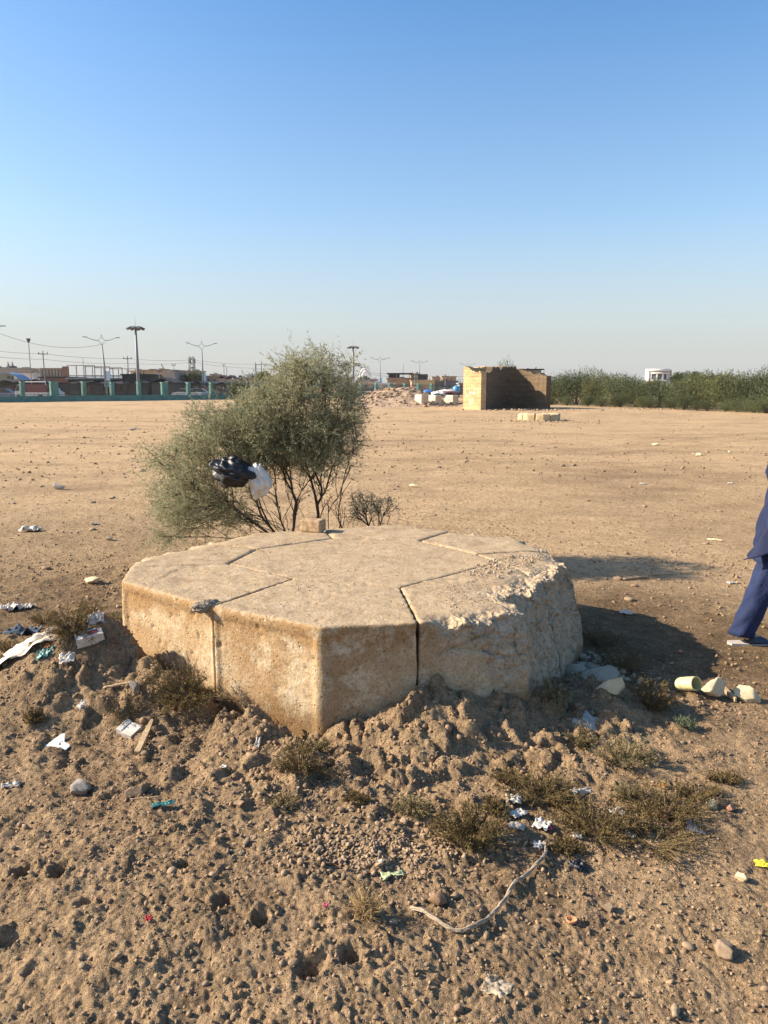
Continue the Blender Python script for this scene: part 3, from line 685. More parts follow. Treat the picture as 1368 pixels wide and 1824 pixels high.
# ================================================================== SHRUB BEHIND THE PLATFORM
def shrub(name, label, bases, clumps, Y, dY, nt, spr, nl, L, W, mleaf, seed, rbase=.022, sprL=(.10,.24), group=None, upb=.25, bare=()):
    g = np.random.default_rng(seed); rr = random.Random(seed)
    root_p = Vector((bases[0][0], bases[0][1], g1(bases[0][0], bases[0][1])))
    root = thing(name, label, 'shrub', root_p, group=group)
    area = np.array([c[2]*c[3]*(c[4] if len(c) > 4 else 1) for c in clumps], float); area /= area.sum()
    T = []
    for _ in range(nt):
        c = clumps[g.choice(len(clumps), p=area)]
        while True:
            u = g.uniform(-1,1,3)
            if u@u < 1: break
        p = at_y(c[0]+u[0]*c[2], c[1]+u[1]*c[3], Y+u[2]*dY)
        if p.z < .04: p.z = .04+g.random()*.08
        T.append(np.array(p))
    nleaf = len(T)
    T = [(t, True) for t in T]
    for c in bare:
        for _ in range(c[4]):
            p = at_y(c[0]+g.uniform(-c[2],c[2]), c[1]+g.uniform(-c[3],c[3]), Y+g.uniform(-1,1)*dY*.8); T.append((np.array(p), False))
    B = [np.array((x, y, g1(x, y)-.03)) for x, y in bases]
    nodes = [b for b in B]; par = [-1]*len(B); dist = [0.0]*len(B)
    T.sort(key=lambda t: min(np.linalg.norm(t[0]-b) for b in B)); tips = []; leafy = []
    for t, lf in T:
        N = np.array(nodes); d = np.linalg.norm(N-t, axis=1) + .92*np.array(dist)
        d = d + .6*np.clip(N[:,2]-t[2]-.1, 0, None)
        i = int(np.argmin(d)); a = nodes[i]; ln = np.linalg.norm(t-a); ns = max(2, int(ln/.07))
        up = np.array([0,0,1.0])*ln*g.uniform(.05,.30); side = g.normal(size=3)*ln*.08
        prev = i
        for k in range(1, ns+1):
            s = k/ns; q = a+(t-a)*s + (up+side)*math.sin(math.pi*s)*.6 + (g.normal(size=3)*.007 if k < ns else 0)
            nodes.append(q); par.append(prev); dist.append(dist[prev]+ln/ns); prev = len(nodes)-1
        tips.append(prev); leafy.append(lf)
    N = np.array(nodes); load = np.zeros(len(N))
    for t in tips: load[t] += 1
    for i in range(len(N)-1, -1, -1):
        if par[i] >= 0: load[par[i]] += load[i]
    rad = .0022+rbase*(load/load.max())**.48
    # stems (heavy) and twigs (light)
    loc = np.array(root_p); tw = MB(); own = list(range(len(B)))+[0]*(len(N)-len(B)); sts = {}
    for i in range(len(N)):
        if par[i] < 0: continue
        own[i] = own[par[i]]; a, b = N[par[i]]-loc, N[i]-loc; r0, r1 = (min(rad[par[i]], rad[i]*1.4), rad[i])
        (sts.setdefault(own[i], MB()) if rad[i] > .0065 else tw).tube([a, b], [r0, r1], 5 if rad[i] > .0065 else 3, caps=False)
    for q in sts.values(): q.build('stem', M['bark'], root, True)
    tag(tw.build('twigs', M['bark'], root, True), kind='stuff')
    # sprigs: from tips and from outer nodes
    src = [(N[t], unit(N[t]-N[par[t]])) for t, lf in zip(tips, leafy) if lf for _ in range(int(spr*rr.choice((.1,.4,.8,1.2,1.7,2.1))))]
    dead = set()
    for t, lf in zip(tips, leafy):
        if not lf:
            q = t
            while q >= 0 and load[q] <= 2: dead.add(q); q = par[q]
    outer = [i for i in range(len(N)) if par[i] >= 0 and load[i] <= 2 and i not in dead]
    src += [(N[i], unit(N[i]-N[par[i]])) for i in outer for _ in range(max(1, spr//4))]
    P = np.array([s[0] for s in src]); D = np.array([s[1] for s in src]); n = len(P)
    D = unit(D*.55 + g.normal(size=(n,3))*.75 + np.array([0,0,upb])); Ls = g.uniform(*sprL, n)
    s = g.random((n, nl))**.8; bend = g.normal(size=(n,3))*.25 + np.array([0,0,-.18])
    base = P[:,None,:] + D[:,None,:]*(Ls[:,None]*s)[:,:,None] + bend[:,None,:]*(Ls[:,None]*s**2)[:,:,None]
    dr = unit(D[:,None,:]*.8 + g.normal(size=(n,nl,3))*.65)
    v, f = slivers(base.reshape(-1,3)-loc, dr.reshape(-1,3), g.uniform(L[0], L[1], n*nl), g.uniform(W[0], W[1], n*nl)*1.15, g, True)
    obj('foliage', np_mesh('foliage', v, f, mleaf), root)
    return root
CL = [(560,665,62,42,.9),(520,690,50,45),(600,690,45,45,.8),(480,755,60,50,1.2),(560,765,60,55,1.5),(500,790,60,45,1.4),(440,790,60,45,1.3),(455,735,50,38,1.2),(430,748,40,28,.5),(478,705,26,30,.35),(505,725,45,45,1.0),(560,825,65,30,1.0),(600,785,38,45,1.1),(612,735,30,44,1.1),(638,792,16,16,.7),
      (420,775,70,50,1.2),(362,770,45,42,1.1),(335,830,55,55,1.2),(315,890,45,55,1.1),(360,905,55,45,1.2),(410,860,55,45,1.1),(300,945,30,25,.8),
      (285,812,28,34,.35),(470,825,50,35),(540,815,60,32,1.0),(592,822,28,36,.6),(632,668,18,26,.14),(490,650,14,14,.15),(410,925,50,18,.6)]
shrub('tamarisk_shrub', 'tall wispy grey-green tamarisk shrub growing behind the platform', [(-.66,6.75),(-.58,6.66),(-.36,6.65),(-.76,6.64),(-.62,6.82),(-.40,6.72),(-.50,6.74),(-.70,6.70),(-.55,6.60),(-.82,6.72),(-.31,6.74)], CL, 6.75, .46,
      1000, 9, 19, (.014,.034), (.0035,.006), M['leaf'], 5, rbase=.014, bare=((520,860,70,45,60),(600,850,32,55,34),(450,900,60,28,26),(560,770,80,70,30)))
shrub('grey_shrub', 'small wispy grey shrub right of the big tamarisk behind the platform', [(-.06,6.75)], [(650,900,28,24),(680,905,26,22,.7),(630,915,16,16)], 6.75, .2,
      60, 6, 12, (.012,.026), (.003,.0042), M['leaf_grey'], 8, rbase=.006, sprL=(.06,.13))

# bags caught in the shrub
def bag(name, label, px, py, Y, w, h, d, m, seed, cat='plastic bag', squash=1.0):
    v, f = ico(5); g = np.random.default_rng(seed)
    q = v*np.array([w,d,h])*(1+.30*(1-v[:,2:3])*.4)
    fold = np.abs(noise3(v, 1.5, seed))*.62 + np.abs(noise3(v, 2.6, seed+4))*.38 + .05*np.abs(noise3(v, 8, seed+8))
    q = q*(1.30-.95*fold[:,None]) ; q[:,0] += .25*w*np.sin(v[:,2]*3+seed); q[:,2] += .2*h*noise3(v, 1.3, seed+2)
    return tag(obj(name, np_mesh(name, q, f, m, True), loc=at_y(px, py, Y)), label, cat)
bag('plastic_bag', 'crumpled black plastic bag caught in the tamarisk shrub', 414, 838, 6.2, .145, .10, .115, M['black_plastic'], 3)
bag('plastic_bag', 'small whitish translucent bag hanging beside the black bag in the shrub', 459, 853, 6.2, .075, .115, .06, mm('milky_plastic', (.62,.60,.55), rough=.35, var=.1, bump=.1), 9)

# brick on the platform
def brick_on_top():
    p = at_z(558, 946, PT); me = remesh_block([Vector(q) for q in ((-.082,-.05),(.082,-.055),(.08,.055),(-.085,.05))], 0, .092, .006, .01)
    v = coords(me); n = normals(me); v += n*(.006*noise3(v, 14, 3)+.003*noise3(v, 45, 4))[:,None]
    me.vertices.foreach_set('co', v.astype(np.float32).ravel()); me.update(); me.materials.clear(); me.materials.append(mm('brick', (.40,.27,.15), bump=.6, bscale=60, var=.25, scale=14))
    tag(obj('brick', me, loc=(p.x, p.y, PT-.002), rot=(0,0,-.35)), 'single tan brick lying on the rear of the platform top', 'brick')
brick_on_top()

# ================================================================== LOW SCRUB
def scrub(label, px, py, wpx, hpx, m, seed, n=90, nl=16, name='low_scrub', L=(.008,.02), W=(.002,.0035), flat=.5, cat='scrub', shade=None):
    n = int(n*.72); p = gpt(px, py); k = math.hypot(p.y, CH-p.z)/F; w_, h_ = wpx/2*k*1.08, hpx*k*.80
    g = np.random.default_rng(seed); root = thing(name, label, cat, p)
    a = g.random(n)*6.283; e = g.random(n)**flat
    tip = np.stack([np.cos(a)*w_*np.sqrt(g.random(n)), np.sin(a)*w_*.8*np.sqrt(g.random(n)), h_*(.25+.75*e)], 1)
    rad = np.hypot(tip[:,0], tip[:,1])/w_; tip[:,2] *= (1-.55*rad**2)
    base = tip*np.array([.25,.25,0])+np.array([0,0,-.01])
    tip[:,2] += gz(p.x+tip[:,0], p.y+tip[:,1])-p.z
    s = np.linspace(.15,1,nl)[None,:]+g.normal(size=(n,nl))*.05
    curve = base[:,None,:]*(1-s[:,:,None])+tip[:,None,:]*s[:,:,None]; curve[:,:,2] += (.15*h_*np.sin(np.pi*np.clip(s,0,1)))
    d0 = unit(tip-base)
    pts = np.repeat(curve, 3, axis=1).reshape(-1,3); dr = unit(np.repeat(d0, nl*3, axis=0)*.6+g.normal(size=(n*nl*3,3))*.7)
    v, f = slivers(pts, dr, g.uniform(*L, len(pts)), g.uniform(*W, len(pts)), g)
    obj('foliage', np_mesh('foliage', v, f, m), root)
    st = MB()
    for i in range(min(n, 60)): st.tube([base[i], base[i]*.45+tip[i]*.55+np.array([0,0,.1*h_]), tip[i]], [.0022,.0016,.0008], 3, False)
    st.build('stems', mm('twig', (.17,.115,.06), var=.3), root)
    return root
scrub('widest dark brown-green scrub against the foot of the sunlit platform face', 330,1262,165,75, M['scrub'], 1, 170, 20)
scrub('brown scrub at left among the white litter', 128,1140,110,60, M['scrub'], 2, 120, 16)
scrub('thin scrub growing behind the white carton at far left', 165,1100,60,38, M['scrub'], 3, 50, 12)
scrub('scrub below the near corner of the platform', 535,1395,100,70, M['scrub'], 4, 90, 14)
scrub('small dry tuft below the scrub at the platform corner', 505,1440,60,28, M['scrub_pale'], 5, 40, 10)
scrub('tiny tuft in the gully at centre', 636,1440,46,28, M['scrub'], 6, 40, 10)
scrub('yellow-green tuft left of the dark scrub clump', 735,1455,75,32, M['scrub_pale'], 7, 70, 12)
scrub('dark dense scrub clump holding white scraps at centre', 840,1510,150,75, M['scrub'], 8, 170, 18)
scrub('scrub in sun at the foot of the broken platform block', 985,1265,85,52, M['scrub_pale'], 9, 90, 14)
scrub('upright olive scrub left of the yellow tube', 1165,1268,95,68, M['scrub'], 10, 120, 16)
scrub('scrub left of the torn clear plastic sheet on the slope', 960,1425,150,48, M['scrub'], 11, 120, 14)
scrub('low brown scrub above the white scraps at right centre', 1110,1365,120,52, M['scrub_pale'], 12, 110, 14)
scrub('spreading scrub carrying red and white litter', 1060,1480,170,48, M['scrub'], 13, 140, 14)
scrub('rightmost spreading scrub beside the silver triangle', 1185,1450,170,52, M['scrub'], 14, 140, 14)
scrub('ragged scrub along the bottom of the litter patch', 1160,1500,190,36, M['scrub'], 15, 110, 12)
scrub('dark scrub in the platform shadow', 1105,1195,130,48, M['scrub'], 16, 120, 14)
scrub('scrub at the back of the platform shadow', 1075,1150,95,40, M['scrub'], 17, 80, 12)
scrub('small sage-green plant below the pale stones', 1220,1300,42,28, M['leaf_sage'], 18, 40, 12, name='green_plant', cat='plant')
scrub('dry straw tuft above the footprints', 655,1640,55,58, M['straw'], 19, 45, 6, name='grass_tuft', L=(.02,.045), W=(.001,.002), cat='grass tuft')
scrub('sparse twiggy weed beside the white carton', 225,1290,70,50, M['scrub'], 20, 40, 8, name='dry_weed', cat='weed')
scrub('small scrub on the left edge below the blue cloth', 20,1165,60,30, M['scrub'], 22, 50, 10)

for i, (px, py, wp, hp, lab) in enumerate(((560,1350,60,30,'small scrub just under the platform corner on the right'),(905,1395,70,30,'low scrub up the slope from the cream paper'),(1010,1440,80,30,'low scrub between the torn tan wrapper and the cream paper'),
    (1130,1430,80,30,'low scrub above the middle white paper'),(1240,1420,80,28,'low scrub behind the silver triangle'),(1290,1395,60,22,'small scrub at right above the reddish stone'),(1035,1330,60,30,'small scrub under the torn clear sheet'),
    (880,1460,50,26,'small scrub pressed against the dark scrub clump'),(80,1110,60,28,'small scrub between the rag and the left litter'),(205,1110,50,26,'small scrub against the left platform corner'),(60,1290,40,22,'tiny weed above the tile shard'),(1010,1515,60,22,'small scrub beside the rope top'))):
    scrub(lab, px, py, wp, hp, M['scrub'] if i % 3 else M['scrub_pale'], 60+i, 60, 11)
# ================================================================== LITTER
def sheet(name, label, px, py, wpx, lpx, m, seed, rz=0, crump=.25, n=22, lift=.4, cat='litter', poly=None, tilt=0):
    """a thin crumpled piece resting on the dirt; poly = outline in unit coords (convex or star shaped)"""
    p = gpt(px, py); k = math.hypot(p.y, CH-p.z)/F; a, b = wpx/2*k, lpx/2*k*1.5
    u = np.linspace(-1,1,n); U, W_ = np.meshgrid(u, u, indexing='ij'); U = U.ravel(); W_ = W_.ravel()
    if poly is None:
        e = 1+.22*perlin(np.arctan2(U,W_)*1.3+seed, 0*U, seed); X, Y = U*e, W_*e
    else:   # map square -> star polygon
        ang = np.arctan2(W_, U); rr = np.maximum(np.abs(U), np.abs(W_)); PL = np.array(poly, float)
        bound = np.full(len(U), 9.0)
        for i in range(len(PL)):
            q0, q1 = PL[i], PL[(i+1)%len(PL)]; e = q1-q0; dx, dy = np.cos(ang), np.sin(ang)
            den = dx*e[1]-dy*e[0]; t = (q0[0]*e[1]-q0[1]*e[0])/np.where(np.abs(den)<1e-9,1e-9,den); s = (q0[0]*dy-q0[1]*dx)/np.where(np.abs(den)<1e-9,1e-9,den)
            ok = (t > 0) & (s >= -1e-6) & (s <= 1+1e-6); bound = np.where(ok & (t < bound), t, bound)
        X, Y = np.cos(ang)*rr*bound, np.sin(ang)*rr*bound
    sc = math.sqrt(a*b)
    h = crump*sc*(1.2*np.abs(perlin(U*1.1+seed, W_*1.1, seed+1))+.7*np.abs(perlin(U*2.6, W_*2.6+seed, seed+2))+.25*perlin(U*6, W_*6, seed+3))
    X = X*a; Y = Y*b; X = X*(1-.25*crump*np.abs(perlin(U*2,W_*2,seed+5))); c, s = math.cos(rz), math.sin(rz)
    x = X*c-Y*s; y = X*s+Y*c
    gzv = macro(p.x+x, p.y+y); gz0 = macro(np.array([p.x]), np.array([p.y]))[0]
    z = (gzv-gz0) + h + .006 + tilt*y
    f = np.array([[i*n+j, (i+1)*n+j, (i+1)*n+j+1, i*n+j+1] for i in range(n-1) for j in range(n-1)])
    o = obj(name, np_mesh(name, np.stack([x,y,z],1), f, m, crump > .1), loc=(p.x, p.y, p.z))
    md = o.modifiers.new('t', 'SOLIDIFY'); md.thickness = .0015
    return tag(o, label, cat)
sheet('tile_shard', 'broken white tile shard alone at left', 102,1328,52,26, M['white_tile'], 1, .0, .0, cat='tile shard', poly=((-1,-.9),(.75,-.8),(1,-.15),(.45,.15),(.25,1),(.0,.85)), tilt=.25)
sheet('plastic_sheet', 'long dirty white plastic sheet stretched at the left edge', 45,1165,140,26, M['tan_plastic'], 2, .25, .35)
sheet('cloth_rag', 'striped white and dark blue rag at the left edge', 42,1128,58,20, M['blue_cloth'], 3, .1, .5, cat='rag')
sheet('crumpled_bag', 'crumpled white paper bag at the far left edge behind the rag', 20,1086,34,20, M['white_paper'], 4, .5, .6)
sheet('cloth_rag', 'crumpled grey-white cloth behind the printed box', 171,1108,28,20, M['white_paper'], 5, .4, .8, cat='rag')
sheet('paper_tissue', 'crumpled white tissue out on the field at left', 54,947,34,14, M['white_paper'], 6, .1, .7)
sheet('plastic_scrap', 'small white scrap beside the field rock left of the shrub', 168,935,12,8, M['white_plastic'], 7, .3, .5)
sheet('plastic_scrap', 'blue scrap under the long dirty sheet at left', 82,1172,30,12, M['teal_plastic'], 8, .3, .6)
sheet('paper_scrap', 'scatter of white paper next to the white bag at far left', 50,1083,22,12, M['white_paper'], 9, 1.0, .6)
sheet('plastic_scrap', 'teal plastic strip lying near the tan rounded stone', 292,1446,36,9, M['teal_plastic'], 10, .35, .3)
sheet('plastic_bow', 'pale green bow shaped plastic scrap on the gravel patch', 699,1564,40,18, M['pale_green'], 11, .3, .15, poly=((-1,-1),(-.1,-.25),(.9,-.5),(1,.6),(.1,.2),(-.9,.7)))
sheet('black_scrap', 'black plastic scrap right of the rope end', 1030,1546,26,16, M['black_plastic'], 12, .5, .5)
sheet('foil_piece', 'silver triangular foil piece beside the rightmost scrub', 1236,1478,36,22, M['silver'], 13, -.1, .1, poly=((-1,-.7),(1,-.8),(-.3,1)), tilt=.3)
sheet('yellow_scrap', 'bright yellow plastic scrap at the right edge', 1356,1543,20,11, M['yellow_plastic'], 14, -.3, .4)
sheet('white_rag', 'grey-white rag half buried near the bottom centre', 886,1764,40,24, M['chalk'], 15, -.5, .25, cat='rag')
sheet('plastic_sheet', 'torn clear plastic sheet on the slope right of the platform', 1052,1298,56,28, M['grey_plastic'], 16, -.6, .3)
for i, (px, py, wp, lp, m, lab) in enumerate((
    (915,1438,30,18,'white_paper','crumpled cream paper above the dark scrub clump'),
    (922,1462,34,14,'white_plastic','white and blue plastic scrap right of the dark scrub clump'),
    (805,1498,28,16,'white_plastic','white scrap tucked into the left of the dark scrub clump'),
    (965,1478,30,22,'white_plastic','white wrapper beside the pink scrap'),
    (976,1480,16,14,'pink_plastic','pink scrap stuck to the white wrapper'),
    (1100,1452,26,16,'white_paper','white crumpled paper in the middle of the scrub patch'),
    (1028,1494,18,12,'white_paper','small white scrap between the pink scrap and the black scrap'),
    (1075,1495,24,12,'grey_plastic','clear scrap low in the scrub patch'),
    (1122,1492,18,12,'white_paper','pale scrap right of the clear scrap in the scrub'),
    (958,1512,18,13,'white_paper','white knot of paper at the upper end of the rope'),
    (1187,1461,22,16,'dark_red','dark red scrap in the rightmost scrub'),
    (1183,1409,10,9,'orange_plastic','tiny orange scrap above the dark red scrap'),
    (1035,1413,40,12,'tan_plastic','torn tan wrapper across the scrub'),
    (920,1490,30,14,'grey_plastic','torn clear bag on the ground below the white and blue scrap'),
    (455,1220,12,9,'red_plastic','red bottle cap on the dirt against the sunlit platform face'),
    (533,1284,10,7,'orange_plastic','orange scrap near the platform corner foot'),
    (310,1270,12,9,'dark_red','dark red scrap under the wide brown scrub'),
    (265,1650,12,8,'red_plastic','red scrap in the footprint pit at lower left'),
    (580,1632,9,7,'pink_plastic','pink scrap left of the straw tuft'),
    (1212,1166,8,6,'red_plastic','red speck of plastic inside the platform shadow'),
    (678,1548,9,7,'white_paper','white fleck on the gravel patch'),
    (460,1330,10,20,'tan_plastic','pale strip standing below the sunlit face'),
    (400,1390,12,8,'white_paper','white scrap on the slope at centre left'),
    (147,1265,12,14,'white_paper','white scrap between the tile shard and the platform'),
    (20,1405,34,12,'grey_plastic','dull plastic scrap at the left edge'),
    (1116,1094,26,12,'white_paper','white scrap right of the platform in the field'),
    (1300,862,10,7,'white_plastic','white scrap far right on the field behind the walking person'),
    (1145,863,11,8,'white_plastic','white scrap on the field right of centre'),
    (1240,810,16,5,'white_paper','white scrap far out on the right of the field'),
    (1302,1040,20,6,'white_paper','pale scrap on the field left of the walking person'),
    (85,1160,12,8,'orange_plastic','orange peel under the left sheet'),
    (120,1188,30,12,'tan_plastic','tan cardboard piece below the left sheet'))):
    sheet('litter_scrap', lab, px, py, wp*.85, lp*.85, M[m], 30+i, R.uniform(-.6,.6), .55, 14)
def stick(name, label, a, b, r, m, sag=.0, lift=.01, n=8, cat='stick', flat=1.0):
    A, B = gpt(*a), gpt(*b); pts = []
    for i in range(n+1):
        s = i/n; q = A.lerp(B, s); q.z = A.z*(1-s)+B.z*s + lift + R.gauss(0, r*.15); pts.append(q-A)
    mb = MB().tube(pts, [r*(1-.35*abs(i/n-.4))*R.uniform(.85,1.1) for i in range(n+1)], 6)
    mb.v = [(x, y, z*1) for x, y, z in mb.v]
    return tag(mb.build(name, m, None, True, A), label, cat)
def plank(name, label, a, b, wd, th, m, cat='plank', taper=.6):
    A, B = gpt(*a), gpt(*b); d = (B-A); L = d.length; d.normalize(); s = d.cross(Vector((0,0,1))).normalized(); u = s.cross(d)
    mb = MB(); rings = []
    for t, wv in ((0,.85),(.03,1),(.3,1.0),(.7,.95),(.95,taper),(1,taper*.6)):
        c = d*(L*t)+Vector((0,0,.018)); rings.append([c+s*(wd*wv*i)/2+u*(th*j)/2 for i, j in ((-1,-1),(1,-1),(1,1),(-1,1))])
    mb.loft(rings); return tag(mb.build(name, m, None, False, A), label, cat)
plank('wood_piece', 'split piece of brown wood beside the white carton', (245,1357),(272,1298), .024, .012, M['wood'])
plank('wood_piece', 'pale broken stick between two pale stones at right', (1284,1228),(1310,1254), .022, .02, M['wood'])
stick('twig', 'thin dry twig right of the split wood piece', (282,1328),(318,1318), .003, M['grey_wood'], cat='twig')
stick('twig', 'thin dry twig above the teal strip', (232,1430),(288,1427), .003, M['grey_wood'], cat='twig')
stick('root_stick', 'curved root lying on the mound left of the brown scrub', (185,1235),(240,1224), .008, M['wood'])
stick('stick', 'pale flat stick on the field behind the platform shadow', (1110,1034),(1155,1030), .012, M['wood'])
stick('stick', 'short pale stick on the field left of the walking person', (1260,962),(1288,965), .012, M['pale_stone'])
stick('stick', 'thin stick lying on the field far left', (120,779),(160,780), .02, M['grey_wood'])
stick('stick', 'short brown stub of wood at the bottom edge', (1203,1800),(1202,1822), .011, M['grey_wood'])
stick('reed', 'thin reed fragment by the platform shadow on the field', (1150,1026),(1205,1024), .006, M['wood'])
def rope():
    pts = [(970,1508),(972,1528),(962,1548),(935,1572),(915,1592),(900,1615),(880,1632),(868,1648),(840,1668),(815,1672),(790,1663),(755,1641),(730,1624)]
    P = [gpt(*q) for q in pts]; A = P[0]; Q = []
    for i in range(len(P)-1):
        for k in range(5):
            t = k/5; p0, p1, p2, p3 = P[max(i-1,0)], P[i], P[i+1], P[min(i+2,len(P)-1)]
            q = .5*((2*p1)+(p2-p0)*t+(2*p0-5*p1+4*p2-p3)*t*t+(3*p1-p0-3*p2+p3)*t**3); q.z += .012; Q.append(q-A)
    mb = MB()
    for s in range(3):
        st = []
        for i, q in enumerate(Q):
            a = i*.55+s*2.09; st.append(q+Vector((math.cos(a)*.0028, math.sin(a)*.0028*.6, math.sin(a)*.0028)))
        mb.tube(st, [.0034*(1+.3*math.sin(i*1.7+s)) for i in range(len(st))], 5)
    tag(mb.build('rope', M['rope'], None, True, A), 'frayed pale rope winding across the dirt at lower centre', 'rope')
rope()
def carton():
    p = gpt(232,1312); root = thing('foam_carton', 'dirty white foam carton with a split lid lying left of the split wood piece', 'carton', p+Vector((0,0,.012)), .55)
    root.rotation_euler = (.30,.12,-.45)
    MB().box((.012,0,.006),(.060,.072,.026)).build('base', M['white_paper'], root)
    MB().box((-.036,.004,.009),(.030,.070,.026)).build('lid', M['white_plastic'], root)
carton()
def printed_box():
    p = gpt(160,1148); root = thing('printed_box', 'small crushed white box with black and red print by the left scrub', 'box', p+Vector((0,0,.02)))
    root.rotation_euler = (.25,-.15,.5)
    MB().box((0,0,0),(.13,.065,.05)).build('box_body', M['white_paper'], root)
    m, n, l, b, co = new_mat('print'); vo = n.new('ShaderNodeTexVoronoi'); vo.inputs['Scale'].default_value = 70; l.new(co, vo.inputs['Vector'])
    l.new(_ramp(n, l, vo.outputs['Distance'], ((.30, (.75,.74,.72)), (.38, (.05,.05,.06)))), b.inputs['Base Color'])
    MB().box((-.0665,0,0),(.003,.060,.046)).build('printed_end', m, root)
    MB().box((.02,.0,.0258),(.05,.03,.002)).build('red_panel', M['dark_red'], root)
printed_box()
def yellow_tube():
    p = gpt(1224,1240); mb = MB(); n = 24; r = .046
    out = [[Vector((-.05+.1*t, math.cos(a)*r*q, math.sin(a)*r*.8*q)) for a in np.linspace(0, 6.283, n, endpoint=False)] for t, q in ((0,.95),(.5,1),(1,1),(1,.86),(.5,.86),(.05,.82))]
    mb.loft(out, True)
    o = mb.build('plastic_tub', M['lime_plastic'], None, False, p+Vector((0,0,.045))); o.rotation_euler = (0,-.35,-.95)
    tag(o, 'open pale yellow-green plastic tub lying on its side at right', 'tub')
yellow_tube()
def clay_ring():
    p = gpt(1018,1644); mb = MB(); n = 18
    mb.loft([[Vector((math.cos(a)*rr, math.sin(a)*rr*.8, z)) for a in np.linspace(0,6.283,n,endpoint=False)] for rr, z in ((.010,0),(.016,.006),(.018,.014),(.0145,.014),(.011,.006))])
    tag(mb.build('clay_cup', M['clay'], None, True, p+Vector((0,0,.004))), 'tiny broken clay cup rim at the bottom right of the rope', 'cup')
clay_ring()

